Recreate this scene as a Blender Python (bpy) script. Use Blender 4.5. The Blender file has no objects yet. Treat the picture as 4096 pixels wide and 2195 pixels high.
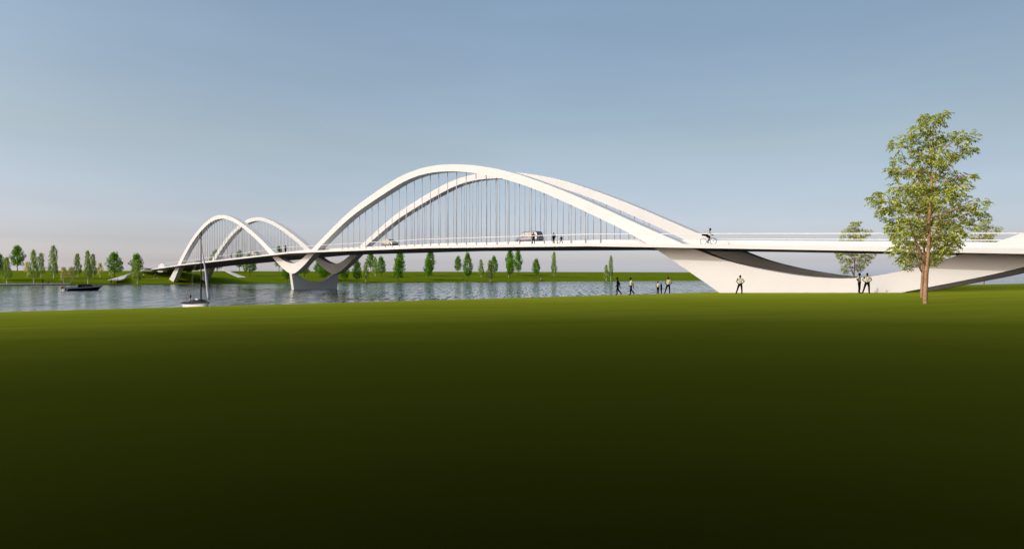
import bpy, math, random
import numpy as np
from mathutils import Vector, Matrix
random.seed(7)
rad = math.radians
C = bpy.context.scene.collection

# ------------------------------------------------------------------ camera, sky, sun, exposure
cam_data = bpy.data.cameras.new('camera'); cam = bpy.data.objects.new('camera', cam_data); C.objects.link(cam)
cam.location = (0, 0, 0); cam.rotation_euler = (rad(90), 0, 0)
cam_data.sensor_width = 36; cam_data.lens = 36 * 2400 / 4096
cam_data.clip_start = 0.1; cam_data.clip_end = 20000
bpy.context.scene.camera = cam
SUN_EL, SUN_TRAVEL = rad(28), rad(27.5)       # elevation; heading of the light in plan, from +X
world = bpy.data.worlds.new('World'); bpy.context.scene.world = world; world.use_nodes = True
nt = world.node_tree; nt.nodes.clear()
sky = nt.nodes.new('ShaderNodeTexSky'); sky.sky_type = 'NISHITA'; sky.sun_disc = False
sky.sun_elevation = SUN_EL; sky.sun_rotation = math.atan2(-math.cos(SUN_TRAVEL), -math.sin(SUN_TRAVEL))
sky.air_density = 1.0; sky.dust_density = 1.6; sky.ozone_density = 1.6; sky.altitude = 0
# haze tone of the air by elevation, over the physical sky; unseen zenith brightened
tc = nt.nodes.new('ShaderNodeTexCoord'); sx = nt.nodes.new('ShaderNodeSeparateXYZ'); ramp = nt.nodes.new('ShaderNodeValToRGB')
STOPS = [(0.0, (.71, .70, .97)), (.02, (.46, .445, .59)), (.05, (.372, .340, .415)), (.10, (.383, .334, .350)), (.20, (.43, .364, .306)), (.42, (.485, .438, .375)), (.60, (.68, .61, .52)), (1.0, (.80, .73, .64))]
el = ramp.color_ramp.elements
for _ in STOPS[2:]: el.new(.5)
for e, (pos, col) in zip(list(el), STOPS): e.position = pos
for e, (pos, col) in zip(list(el), STOPS): e.position = pos; e.color = (*col, 1)
mul = nt.nodes.new('ShaderNodeVectorMath'); mul.operation = 'MULTIPLY'
gain = nt.nodes.new('ShaderNodeVectorMath'); gain.operation = 'SCALE'; gain.inputs['Scale'].default_value = 1.47
bg = nt.nodes.new('ShaderNodeBackground'); bg.inputs[1].default_value = 0.15
wo = nt.nodes.new('ShaderNodeOutputWorld')
nt.links.new(tc.outputs['Generated'], sx.inputs[0]); nt.links.new(sx.outputs['Z'], ramp.inputs[0])
nt.links.new(sky.outputs[0], mul.inputs[0]); nt.links.new(ramp.outputs[0], mul.inputs[1])
# dimmer right and behind; unseen sky round the sun brightened to light shaded fronts
side = nt.nodes.new('ShaderNodeMapRange'); side.inputs[1].default_value = 0; side.inputs[2].default_value = .7; side.inputs[3].default_value = 2.94; side.inputs[4].default_value = 2.0
rear_dim = nt.nodes.new('ShaderNodeMapRange'); rear_dim.inputs[1].default_value = .3; rear_dim.inputs[2].default_value = -.3; rear_dim.inputs[3].default_value = 1.0; rear_dim.inputs[4].default_value = .74
sa = nt.nodes.new('ShaderNodeMath'); sa.operation = 'MULTIPLY'
nt.links.new(sx.outputs['X'], side.inputs[0]); nt.links.new(sx.outputs['Y'], rear_dim.inputs[0])
nt.links.new(side.outputs[0], sa.inputs[0]); nt.links.new(rear_dim.outputs[0], sa.inputs[1])
cm = nt.nodes.new('ShaderNodeMapping'); cm.inputs['Scale'].default_value = (1, 1, 6); cm.inputs['Rotation'].default_value = (.06, .10, 0)
cn = nt.nodes.new('ShaderNodeTexNoise'); cn.inputs['Scale'].default_value = 4; cn.inputs['Detail'].default_value = 5
cr = nt.nodes.new('ShaderNodeMapRange'); cr.inputs[1].default_value = .3; cr.inputs[2].default_value = .7; cr.inputs[3].default_value = .975; cr.inputs[4].default_value = 1.025
ca = nt.nodes.new('ShaderNodeMath'); ca.operation = 'MULTIPLY'
nt.links.new(tc.outputs['Generated'], cm.inputs[0]); nt.links.new(cm.outputs[0], cn.inputs['Vector']); nt.links.new(cn.outputs['Fac'], cr.inputs[0])
sd = nt.nodes.new('ShaderNodeVectorMath'); sd.operation = 'DOT_PRODUCT'; sd.inputs[1].default_value = (-math.cos(SUN_TRAVEL), -math.sin(SUN_TRAVEL), 0)
sg = nt.nodes.new('ShaderNodeMapRange'); sg.inputs[1].default_value = .28; sg.inputs[2].default_value = 1; sg.inputs[3].default_value = 1; sg.inputs[4].default_value = 2.0
sb_ = nt.nodes.new('ShaderNodeMath'); sb_.operation = 'MULTIPLY'
nt.links.new(tc.outputs['Generated'], sd.inputs[0]); nt.links.new(sd.outputs['Value'], sg.inputs[0])
nt.links.new(sa.outputs[0], sb_.inputs[0]); nt.links.new(sg.outputs[0], sb_.inputs[1]); nt.links.new(sb_.outputs[0], ca.inputs[0]); nt.links.new(cr.outputs[0], ca.inputs[1]); nt.links.new(ca.outputs[0], gain.inputs['Scale'])
nt.links.new(mul.outputs[0], gain.inputs[0]); nt.links.new(gain.outputs[0], bg.inputs[0]); nt.links.new(bg.outputs[0], wo.inputs[0])
sun_data = bpy.data.lights.new('sun', 'SUN'); sun_data.energy = 2.0; sun_data.angle = rad(0.5); sun_data.color = (1, 0.945, 0.875)
sun = bpy.data.objects.new('sun', sun_data); C.objects.link(sun)
sun_dir = Vector((math.cos(SUN_TRAVEL) * math.cos(SUN_EL), math.sin(SUN_TRAVEL) * math.cos(SUN_EL), -math.sin(SUN_EL)))
sun.rotation_euler = sun_dir.to_track_quat('-Z', 'Y').to_euler()
vs = bpy.context.scene.view_settings
vs.view_transform = 'Standard'; vs.look = 'None'; vs.exposure = 0; vs.gamma = 1

# ------------------------------------------------------------------ survey: what stands where (eye at the origin, metres)
F, CX, CY = 2400.0, 2048.0, 1097.5
WATER = -3.6
PHI = math.atan2(2208, F); CP, SP = math.cos(PHI), math.sin(PHI)
D0 = 76.3 * CP
def B(t, u, z): return (CP * (D0 + u) - SP * t, SP * (D0 + u) + CP * t, z)   # bridge axes: t along, u across
def t_at(px, u):
    a = (px - CX) / F
    return (a * SP * (D0 + u) - CP * (D0 + u)) / (-SP - a * CP)
def tz_at(px, py, u):
    t = t_at(px, u); Y = B(t, u, 0)[1]
    return t, (CY - py) / F * Y
def interp(x, pts):
    return float(np.interp(x, [p[0] for p in pts], [p[1] for p in pts]))
DECK = [(-45, -.65), (8.15, 1.94), (29.66, 2.99), (47.5, 3.83), (83, 4.72), (118.7, 5.10), (138, 5.27), (149.5, 5.04), (230, 3.5), (276, 2.14), (300, 1.55)]
def dk(t): return interp(t, DECK)
# near bank: a lawn tilting gently to the river
NS0 = Vector((-35.0, 41.5)); NSD = Vector((45.5, 20.0)).normalized(); NSN = Vector((-NSD.y, NSD.x))
def near_q(x, y): return (Vector((x, y)) - NS0).dot(NSN)
def near_z(x, y):
    z = -1.30 + .0173 * x - .0158 * y
    return min(z, -1.05)
def near_hit(px, py):
    a = (px - CX) / F; b = (CY - py) / F
    Y = -1.30 / (b - .0173 * a + .0158)
    return Vector((a * Y, Y, b * Y))
# far bank
FS0 = Vector((-159.0, 196.0)); FSD = Vector((220.0, 130.0)).normalized(); FSN = Vector((-FSD.y, FSD.x))
FARP = [(-6, -4.6), (0, -3.62), (1, -3.38), (6, -3.15), (14, -1.85), (22, -1.25), (34, -.95), (50, .45), (66, 1.6), (4000, 1.6)]
def far_q(x, y): return (Vector((x, y)) - FS0).dot(FSN)
def wob(x, y): return .10 * math.sin(x * .11 + y * .07) + .07 * math.sin(x * .23 - y * .17 + 1) + .05 * math.sin(y * .41 + x * .05)
def far_z(x, y):
    q = far_q(x, y); a = (Vector((x, y)) - FS0).dot(FSD); k = min(1, max(0, (a - 415) / 85)); k = k * k * (3 - 2 * k)
    w = min(1, max(0, (q - 3) / 10)) * min(1, max(0, (64 - q) / 12))
    return (interp(q, FARP) + w * wob(x, y) * 1.3) * (1 - k) - 4.8 * k
def far_hit(px, py, beyond=8.0):
    a = (px - CX) / F; b = (CY - py) / F
    Y = 150.0; hit = None
    while Y < 600:
        if far_q(a * Y, Y) > 0 and far_z(a * Y, Y) >= b * Y: hit = Y; break
        Y += .25
    if hit is None or far_q(a * hit, hit) > 60:
        Y = 150.0
        while far_q(a * Y, Y) < 66 + beyond: Y += .5
        hit = Y
    return Vector((a * hit, hit, far_z(a * hit, hit)))

# ------------------------------------------------------------------ materials
def mat(name, col, rough=.6, metal=0, spec=.5, var=0, scale=3, bump=0, bscale=40, coat=0, col2=None):
    m = bpy.data.materials.new(name); m.use_nodes = True; n = m.node_tree.nodes; l = m.node_tree.links
    p = n['Principled BSDF']
    p.inputs['Base Color'].default_value = (*col, 1); p.inputs['Roughness'].default_value = rough
    p.inputs['Metallic'].default_value = metal; p.inputs['Specular IOR Level'].default_value = spec
    p.inputs['Coat Weight'].default_value = coat
    if var or bump or col2:
        tc = n.new('ShaderNodeTexCoord')
    if var or col2:
        nz = n.new('ShaderNodeTexNoise'); nz.inputs['Scale'].default_value = scale; nz.inputs['Detail'].default_value = 6
        l.new(tc.outputs['Object'], nz.inputs['Vector'])
        cr = n.new('ShaderNodeValToRGB'); e = cr.color_ramp.elements
        e[0].position = .35; e[1].position = .65
        c2 = col2 if col2 else tuple(c * (1 + var) for c in col)
        c1 = col if col2 else tuple(c * (1 - var) for c in col)
        e[0].color = (*c1, 1); e[1].color = (*c2, 1)
        l.new(nz.outputs['Fac'], cr.inputs[0]); l.new(cr.outputs[0], p.inputs['Base Color'])
    if bump:
        nb = n.new('ShaderNodeTexNoise'); nb.inputs['Scale'].default_value = bscale; nb.inputs['Detail'].default_value = 5
        l.new(tc.outputs['Object'], nb.inputs['Vector'])
        bp = n.new('ShaderNodeBump'); bp.inputs['Strength'].default_value = bump; bp.inputs['Distance'].default_value = .05
        l.new(nb.outputs['Fac'], bp.inputs['Height']); l.new(bp.outputs[0], p.inputs['Normal'])
    return m
def leafmat(name, c1, c2, trans=.3):
    m = bpy.data.materials.new(name); m.use_nodes = True; n = m.node_tree.nodes; l = m.node_tree.links
    n.remove(n['Principled BSDF']); out = n['Material Output']
    g = n.new('ShaderNodeNewGeometry'); cr = n.new('ShaderNodeValToRGB')
    cr.color_ramp.elements[0].color = (*c1, 1); cr.color_ramp.elements[1].color = (*c2, 1)
    l.new(g.outputs['Random Per Island'], cr.inputs[0])
    d = n.new('ShaderNodeBsdfDiffuse'); t = n.new('ShaderNodeBsdfTranslucent'); mx = n.new('ShaderNodeMixShader')
    mx.inputs[0].default_value = trans
    l.new(cr.outputs[0], d.inputs[0]); l.new(cr.outputs[0], t.inputs[0])
    l.new(d.outputs[0], mx.inputs[1]); l.new(t.outputs[0], mx.inputs[2]); l.new(mx.outputs[0], out.inputs[0])
    return m
def grassmat(name, dark, light, sheen, rough, broad):
    """turf: dull diffuse blades plus the fuzz of blade tips that makes grass pale at a glancing view"""
    m = bpy.data.materials.new(name); m.use_nodes = True; n = m.node_tree.nodes; l = m.node_tree.links
    n.remove(n['Principled BSDF']); out = n['Material Output']
    tc = n.new('ShaderNodeTexCoord')
    mp = n.new('ShaderNodeMapping'); mp.inputs['Scale'].default_value = (.12, .5, 1)
    l.new(tc.outputs['Object'], mp.inputs[0])
    nz = n.new('ShaderNodeTexNoise'); nz.inputs['Scale'].default_value = 1.2; nz.inputs['Detail'].default_value = 10; nz.inputs['Roughness'].default_value = .65
    l.new(mp.outputs[0], nz.inputs['Vector'])
    cr = n.new('ShaderNodeValToRGB'); e = cr.color_ramp.elements
    e[0].position = .3; e[1].position = .72; e[0].color = (*dark, 1); e[1].color = (*light, 1)
    l.new(nz.outputs['Fac'], cr.inputs[0])
    d = n.new('ShaderNodeBsdfDiffuse'); l.new(cr.outputs[0], d.inputs[0])
    fine = n.new('ShaderNodeTexNoise'); fine.inputs['Scale'].default_value = 14; fine.inputs['Detail'].default_value = 8
    l.new(tc.outputs['Object'], fine.inputs['Vector'])
    bp = n.new('ShaderNodeBump'); bp.inputs['Strength'].default_value = .25; bp.inputs['Distance'].default_value = .03
    l.new(fine.outputs['Fac'], bp.inputs['Height'])
    l.new(bp.outputs[0], d.inputs['Normal'])
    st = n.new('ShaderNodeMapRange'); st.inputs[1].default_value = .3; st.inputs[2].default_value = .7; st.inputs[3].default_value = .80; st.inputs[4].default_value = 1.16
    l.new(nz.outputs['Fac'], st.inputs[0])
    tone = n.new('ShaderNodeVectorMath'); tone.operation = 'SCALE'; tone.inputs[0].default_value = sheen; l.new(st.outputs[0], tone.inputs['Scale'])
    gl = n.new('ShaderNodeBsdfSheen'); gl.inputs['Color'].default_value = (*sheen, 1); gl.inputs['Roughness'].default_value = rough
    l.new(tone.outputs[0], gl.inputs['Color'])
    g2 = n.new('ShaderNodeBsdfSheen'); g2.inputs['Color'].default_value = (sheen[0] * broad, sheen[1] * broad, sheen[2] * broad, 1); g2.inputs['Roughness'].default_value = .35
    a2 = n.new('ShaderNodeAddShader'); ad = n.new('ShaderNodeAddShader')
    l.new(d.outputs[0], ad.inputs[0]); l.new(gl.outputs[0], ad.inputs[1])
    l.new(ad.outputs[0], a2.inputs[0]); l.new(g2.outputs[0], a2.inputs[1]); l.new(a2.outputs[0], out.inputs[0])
    return m
M = {}
M['white'] = mat('white_concrete', (.560, .566, .556), .55, spec=.35, var=.02, scale=.35)
M['rail'] = mat('white_rail', (.57, .572, .56), .4, spec=.4, var=.01, scale=1)
M['soffit'] = mat('shade_darkened_concrete', (.16, .15, .14), .8, spec=.2, var=.08, scale=.5)  # white concrete with the underside's shade put into its colour
M['asphalt'] = mat('asphalt', (.055, .055, .058), .85, var=.15, scale=4)
M['paint'] = mat('road_paint', (.75, .75, .72), .6, var=.05, scale=2)
M['steel'] = mat('hanger_steel', (.42, .41, .405), .5, metal=0, var=.05, scale=2)
M['stone'] = mat('pale_stone', (.50, .50, .51), .7, var=.06, scale=.6)
M['timber'] = mat('timber', (.20, .11, .045), .8, scale=1.6, col2=(.03, .018, .008))
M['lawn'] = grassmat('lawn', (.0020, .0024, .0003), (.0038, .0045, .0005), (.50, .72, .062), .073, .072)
M['bank'] = grassmat('bank_grass', (.068, .100, .0038), (.112, .162, .0065), (.03, .04, .003), .3, 0)
M['bark'] = mat('ash_bark', (.23, .125, .06), .9, bump=.9, bscale=9, scale=6, col2=(.40, .25, .13))
M['bark_dark'] = mat('dark_bark', (.07, .045, .025), .9, scale=4, col2=(.13, .09, .05))
M['bark_birch'] = mat('birch_bark', (.72, .69, .62), .8, scale=3, col2=(.42, .38, .32))
M['leaf_ash'] = leafmat('ash_leaves', (.20, .25, .03), (.74, .78, .18), .42)
M['leaf_dense'] = leafmat('dense_leaves', (.022, .095, .004), (.25, .51, .022), .36)
M['leaf_birch'] = leafmat('birch_leaves', (.13, .23, .02), (.40, .52, .08), .35)
M['leaf_pale'] = leafmat('pale_leaves', (.42, .42, .10), (.85, .78, .26), .35)
M['skin'] = mat('dark_skin', (.020, .010, .006), .7, spec=.15, var=.1, scale=8)
M['hair'] = mat('black_hair', (.003, .003, .003), .8, spec=.1, var=.1, scale=20)
M['black_cloth'] = mat('black_cloth', (.0035, .0032, .0035), .9, spec=.05, var=.2, scale=12)
M['print_cloth'] = mat('patterned_cloth', (.46, .43, .27), .9, spec=.1, scale=17, col2=(.17, .17, .075))
for e, p, c in zip(M['print_cloth'].node_tree.nodes['Color Ramp'].color_ramp.elements, (.52, .60), ((.52, .48, .31), (.09, .10, .045))):
    e.position = p; e.color = (*c, 1)
M['grey_cloth'] = mat('grey_cloth', (.16, .17, .16), .9, var=.15, scale=10)
M['black_gloss'] = mat('black_gelcoat', (.0035, .0035, .004), .45, spec=.12, var=.1, scale=2)
M['boat_white'] = mat('white_gelcoat', (.78, .77, .74), .3, spec=.5, var=.03, scale=2)
M['sail_grey'] = mat('furled_sailcloth', (.42, .43, .47), .8, var=.08, scale=3)
M['flag_red'] = mat('red_flag_cloth', (.55, .012, .02), .8, var=.1, scale=6)
M['flag_blue'] = mat('blue_flag_cloth', (.25, .27, .42), .8, scale=14, col2=(.6, .55, .6))
M['glass'] = mat('tinted_glass', (.02, .025, .03), .08, spec=.6, var=.05, scale=2)
M['grey_glass'] = mat('sky_grey_glass', (.16, .165, .18), .12, spec=.6, var=.03, scale=2)
M['pale_glass'] = mat('glass_painted_rib_reflection', (.40, .385, .355), .2, spec=.4, var=.03, scale=2)  # base colour lightened to stand for the white rib's reflection
M['boat_glass'] = mat('smoked_cabin_glass', (.045, .058, .035), .4, spec=.2, var=.05, scale=2)
M['rubber'] = mat('tyre_rubber', (.012, .012, .012), .85, var=.1, scale=10)
M['rim'] = mat('alloy_rim', (.5, .5, .5), .3, metal=.9, var=.05, scale=6)
M['beige'] = mat('beige_car_paint', (.50, .43, .33), .3, metal=.25, coat=.6, var=.02, scale=2)
M['silver'] = mat('silver_car_paint', (.17, .17, .20), .3, metal=.4, coat=.5, var=.02, scale=2)
M['blackcar'] = mat('black_car_paint', (.006, .006, .007), .2, coat=.7, var=.05, scale=2)
M['trim'] = mat('black_trim', (.01, .01, .011), .5, var=.1, scale=6)
M['lamp'] = mat('headlight_glass', (.6, .6, .6), .1, metal=.3, var=.05, scale=8)
M['tail'] = mat('tail_light', (.28, .03, .03), .2, var=.1, scale=8)
M['plate'] = mat('number_plate', (.6, .63, .66), .5, var=.04, scale=8)
M['cream'] = mat('cream_bike_paint', (.62, .58, .50), .35, metal=.1, var=.03, scale=6)
M['chrome'] = mat('bike_chrome', (.55, .53, .5), .3, metal=.8, var=.05, scale=6)

def water_mat():
    m = bpy.data.materials.new('river_water'); m.use_nodes = True; n = m.node_tree.nodes; l = m.node_tree.links
    p = n['Principled BSDF']; p.inputs['Base Color'].default_value = (.030, .036, .033, 1)
    p.inputs['Roughness'].default_value = .09; p.inputs['IOR'].default_value = 1.33
    tc = n.new('ShaderNodeTexCoord')
    def noise(sx, sy, sc, off):
        mp = n.new('ShaderNodeMapping'); mp.inputs['Scale'].default_value = (sx, sy, 1); mp.inputs['Location'].default_value = (off, off * 2, off * 3)
        nz = n.new('ShaderNodeTexNoise'); nz.inputs['Scale'].default_value = sc; nz.inputs['Detail'].default_value = 2; nz.inputs['Roughness'].default_value = .5
        l.new(tc.outputs['Object'], mp.inputs[0]); l.new(mp.outputs[0], nz.inputs['Vector']); return nz.outputs['Fac']
    def math(op, a, b):
        k = n.new('ShaderNodeMath'); k.operation = op
        for i, v in enumerate((a, b)):
            if isinstance(v, (int, float)): k.inputs[i].default_value = v
            else: l.new(v, k.inputs[i])
        return k.outputs[0]
    # ripple slopes across and along the wind, stronger where gusts touch the water
    gust = n.new('ShaderNodeMapRange'); gust.inputs[1].default_value = .32; gust.inputs[2].default_value = .62; gust.inputs[3].default_value = .5; gust.inputs[4].default_value = 1.15
    l.new(noise(1, .35, .05, 3), gust.inputs[0])
    rip = math('ADD', noise(1.0, .055, 2.2, 0), math('MULTIPLY', math('SUBTRACT', noise(1.0, .08, 5.2, 7), .5), .6))
    sy = math('MAXIMUM', math('SUBTRACT', rip, .475), 0.0)
    sx_ = math('SUBTRACT', noise(1.0, .08, 2.2, 13), .5)
    cx = n.new('ShaderNodeCombineXYZ'); cx.inputs[2].default_value = 1
    l.new(math('MULTIPLY', math('MULTIPLY', sx_, gust.outputs[0]), .10), cx.inputs[0])
    l.new(math('SUBTRACT', -.006, math('MULTIPLY', math('MULTIPLY', sy, gust.outputs[0]), WAVE)), cx.inputs[1])
    nm = n.new('ShaderNodeVectorMath'); nm.operation = 'NORMALIZE'; l.new(cx.outputs[0], nm.inputs[0]); l.new(nm.outputs[0], p.inputs['Normal'])
    return m
WAVE = 1.0
M['water'] = water_mat()

# ------------------------------------------------------------------ mesh helpers
class MB:
    def __init__(s): s.v = []; s.f = []
    def add(s, vs_, fs):
        o = len(s.v); s.v += [tuple(v) for v in vs_]; s.f += [tuple(i + o for i in f) for f in fs]; return s
    def grid(s, rows, closed=False, cap=False):
        """rows of equal length joined into a skin"""
        o = len(s.v); n = len(rows[0])
        for r in rows: s.v += [tuple(p) for p in r]
        for i in range(len(rows) - 1):
            for j in range(n if closed else n - 1):
                k = (j + 1) % n
                s.f.append((o + i * n + j, o + i * n + k, o + (i + 1) * n + k, o + (i + 1) * n + j))
        if cap:
            s.f.append(tuple(o + j for j in reversed(range(n)))); s.f.append(tuple(o + (len(rows) - 1) * n + j for j in range(n)))
        return s
    def tube(s, pts, rr, n=6, cap=True):
        pts = [Vector(p) for p in pts]
        if not hasattr(rr, '__len__'): rr = [rr] * len(pts)
        rows = []; ref = None
        for i, p in enumerate(pts):
            d = (pts[min(i + 1, len(pts) - 1)] - pts[max(i - 1, 0)]).normalized()
            if ref is None: ref = Vector((1, 0, 0)) if abs(d.x) < .8 else Vector((0, 1, 0))
            a = d.cross(ref).normalized(); b = d.cross(a); ref = -b.cross(a).cross(d) if False else b.cross(d)
            ref = a.cross(d) if ref.length < 1e-6 else ref
            ref = d.cross(a).cross(d).cross(d) if False else (-(b)) * 1.0
            rows.append([p + (a * math.cos(2 * math.pi * k / n) + b * math.sin(2 * math.pi * k / n)) * rr[i] for k in range(n)])
        return s.grid(rows, True, cap)
    def box(s, c, d, rz=0, bev=0):
        x, y, z = (q / 2 for q in d); ca, sa = math.cos(rz), math.sin(rz); b = min(bev, x * .9, y * .9, z * .9)
        def P(a, e, h): return (c[0] + a * ca - e * sa, c[1] + a * sa + e * ca, c[2] + h)
        if b <= 0:
            vs_ = [P(i, j, k) for k in (-z, z) for (i, j) in ((-x, -y), (x, -y), (x, y), (-x, y))]
            return s.add(vs_, [(3, 2, 1, 0), (4, 5, 6, 7), (0, 1, 5, 4), (1, 2, 6, 5), (2, 3, 7, 6), (3, 0, 4, 7)])
        rows = []
        for (k, i) in ((-z, b), (-z + b, 0), (z - b, 0), (z, b)):
            X, Y = x - i, y - i
            rows.append([P(*q, k) for q in ((-X, -Y + b), (-X + b, -Y), (X - b, -Y), (X, -Y + b), (X, Y - b), (X - b, Y), (-X + b, Y), (-X, Y - b))])
        return s.grid(rows, True, True)
    def ellip(s, c, r, n=10, m=8):
        rows = [[(c[0] + r[0] * math.sin(math.pi * i / m) * math.cos(2 * math.pi * j / n), c[1] + r[1] * math.sin(math.pi * i / m) * math.sin(2 * math.pi * j / n),
                  c[2] - r[2] * math.cos(math.pi * i / m)) for j in range(n)] for i in range(1, m)]
        return s.grid(rows, True, True)
    def build(s, name, m, parent=None, smooth=False):
        me = bpy.data.meshes.new(name); me.from_pydata(s.v, [], s.f); me.update()
        if m is not None: me.materials.append(m)
        if smooth: me.shade_smooth()
        o = bpy.data.objects.new(name, me); C.objects.link(o)
        if parent: o.parent = parent
        return o
def tag(o, label, cat, group=None):
    o['label'] = label; o['category'] = cat
    if group: o['group'] = group
    return o
def structure(o, kind='structure'): o['kind'] = kind; return o
def thing(name, label, cat, loc=(0, 0, 0), rz=0, group=None, sc=1):
    o = bpy.data.objects.new(name, None); C.objects.link(o); o.empty_display_size = .3
    o.location = loc; o.rotation_euler = (0, 0, rz); o.scale = (sc, sc, sc)
    return tag(o, label, cat, group)
def copy_tree(o, parent=None):
    c = o.copy(); C.objects.link(c); c.parent = parent
    for ch in list(o.children): copy_tree(ch, c)
    return c
def fix_normals(o):
    import bmesh
    bm = bmesh.new(); bm.from_mesh(o.data); bmesh.ops.recalc_face_normals(bm, faces=bm.faces); bm.to_mesh(o.data); bm.free(); return o
def face_up(o):
    o.data.update()
    if sum(p.normal.z * p.area for p in o.data.polygons) < 0: o.data.flip_normals()
    return o
def pchip(xs, ys, q):
    xs = np.array(xs, float); ys = np.array(ys, float); h = np.diff(xs); dl = np.diff(ys) / h
    d = np.zeros_like(ys); d[0], d[-1] = dl[0], dl[-1]
    d[1:-1] = (dl[:-1] * h[1:] + dl[1:] * h[:-1]) / (h[1:] + h[:-1])
    i = np.clip(np.searchsorted(xs, q) - 1, 0, len(xs) - 2); s = (q - xs[i]) / h[i]
    return (ys[i] * (1 + 2 * s) * (1 - s) ** 2 + h[i] * d[i] * s * (1 - s) ** 2 + ys[i + 1] * s * s * (3 - 2 * s) + h[i] * d[i + 1] * s * s * (s - 1))

# ------------------------------------------------------------------ ground, river
def near_ground():
    qs = [-400, -250, -150, -100, -70, -55, -45] + list(np.arange(-40, -2, 1.5)) + [-2, -1.2, -.6, -.2, .15, .6, 1.4, 2.6, 4.5]
    drop = [(-.9, 0), (-.2, -.015), (.15, -.06), (.6, -.25), (1.4, -.8), (2.6, -1.7), (4.5, -3.0)]
    al = list(np.arange(-420, -60, 30)) + list(np.arange(-60, 110, 2)) + list(np.arange(110, 600, 35))
    rows = []
    for q in qs:
        r = []
        for a in al:
            p = NS0 + NSD * float(a) + NSN * (float(q) + (6.0 * math.exp(-((a - 97) / 20) ** 2) if q > -3 else 0))
            r.append((p.x, p.y, near_z(p.x, p.y) + interp(q, drop)))
        rows.append(r)
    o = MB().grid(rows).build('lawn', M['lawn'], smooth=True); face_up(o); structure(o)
near_ground()
def far_ground():
    qs = [-6, -2, 0, .5, 1, 3, 6, 8, 10, 12, 14, 16, 19, 22, 26, 30, 34, 38, 44, 50, 54, 58, 62, 64, 66, 70, 90, 200, 600, 2500]
    al = list(np.arange(-600, -40, 40)) + list(np.arange(-40, 420, 3)) + list(np.arange(420, 520, 8)) + list(np.arange(520, 2200, 80))
    rows = []
    for q in qs:
        r = []
        for a in al:
            p = FS0 + FSD * float(a) + FSN * float(q)
            r.append((p.x, p.y, far_z(p.x, p.y)))
        rows.append(r)
    o = MB().grid(rows).build('riverbank', M['bank'], smooth=True); face_up(o); structure(o)
far_ground()
o = MB().add([(-3000, -200, WATER), (4000, -200, WATER), (4000, 6000, WATER), (-3000, 6000, WATER)], [(0, 1, 2, 3)]).build('river', M['water']); structure(o)
def shore_strip(name, m, a0, a1, q0, q1, z0, z1, n=30):
    rows = []
    for i in range(n + 1):
        a = a0 + (a1 - a0) * i / n
        r = []
        for (q, z) in ((q0, z0), (q0, z1), (q1, z1), (q1, z0)):
            p = FS0 + FSD * a + FSN * q; r.append((p.x, p.y, z))
        rows.append(r)
    return fix_normals(MB().grid(rows, True, True).build(name, m))
def shore_a(px, q):
    best = None
    for a in np.arange(-300, 300, .5):
        p = FS0 + FSD * float(a) + FSN * q
        if p.y > 5:
            x = CX + F * p.x / p.y
            if best is None or abs(x - px) < best[0]: best = (abs(x - px), a)
    return float(best[1])
structure(shore_strip('path', M['stone'], shore_a(-400, 4), shore_a(279, 4), 2.2, 6.5, -3.6, -3.02))
tag(shore_strip('timber_edging', M['timber'], shore_a(-400, 0), shore_a(520, 0), -.5, 1.6, -4.2, -3.32), 'brown timber edging running along the far waterline at left', 'edging')

# ------------------------------------------------------------------ the bridge
bridge = thing('arch_bridge', 'white double arch bridge curving in waves across the river', 'bridge', B(141, 8.5, 0))
def part(mb, name, m, smooth=False, parent=None):
    o = mb.build(name, m, None, smooth)
    p = parent or bridge
    o.parent = p
    base = Vector(p.location) if p is bridge else Vector((0, 0, 0))
    o.matrix_parent_inverse = Matrix.Translation(-Vector(bridge.location)) if p is bridge else Matrix.Identity(4)
    return o
# every bridge part keeps world coordinates: shift the vertices instead of using an inverse matrix
def bpart(mb, name, m, smooth=False, parent=None):
    L = bridge.location
    mb.v = [(v[0] - L.x, v[1] - L.y, v[2] - L.z) for v in mb.v]
    o = mb.build(name, m, parent or bridge, smooth); fix_normals(o)
    return o
U1, RW, U2, W = 2.4, 1.5, 13.1, 17.0
RIB_A = [(266, -6.6), (256.6, -1.95), (247.2, 2.45), (244.3, 3.75), (234.8, 8.6), (222.8, 13.6), (210.6, 16.85), (203, 18.0), (197.5, 18.25), (190.5, 17.75), (183.6, 16.5), (175.8, 14.35), (167.6, 11.6), (160.2, 8.8), (152.4, 5.45), (147.6, 3.65), (143.6, 2.82), (141, 2.66), (138.6, 2.86), (135.2, 3.85), (130.9, 5.5), (128.4, 6.6), (116.8, 11.35), (109.2, 13.95), (96.4, 17.2), (90.2, 18.1), (84.4, 18.33), (77.6, 17.78), (70.7, 16.55), (64.1, 14.85), (59.2, 13.15), (53.9, 11.15), (47.5, 8.45), (41.8, 5.9), (35.9, 3.4), (33, 2.2), (31, 1.5), (28.2, .76), (25, .13), (22.4, -.22), (20, -.37), (17.8, -.26), (15.2, .25), (13, .87), (10.8, 1.66), (7.3, 3.05), (0, 6.1), (-8, 9.3), (-17, 12.2)]
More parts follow.
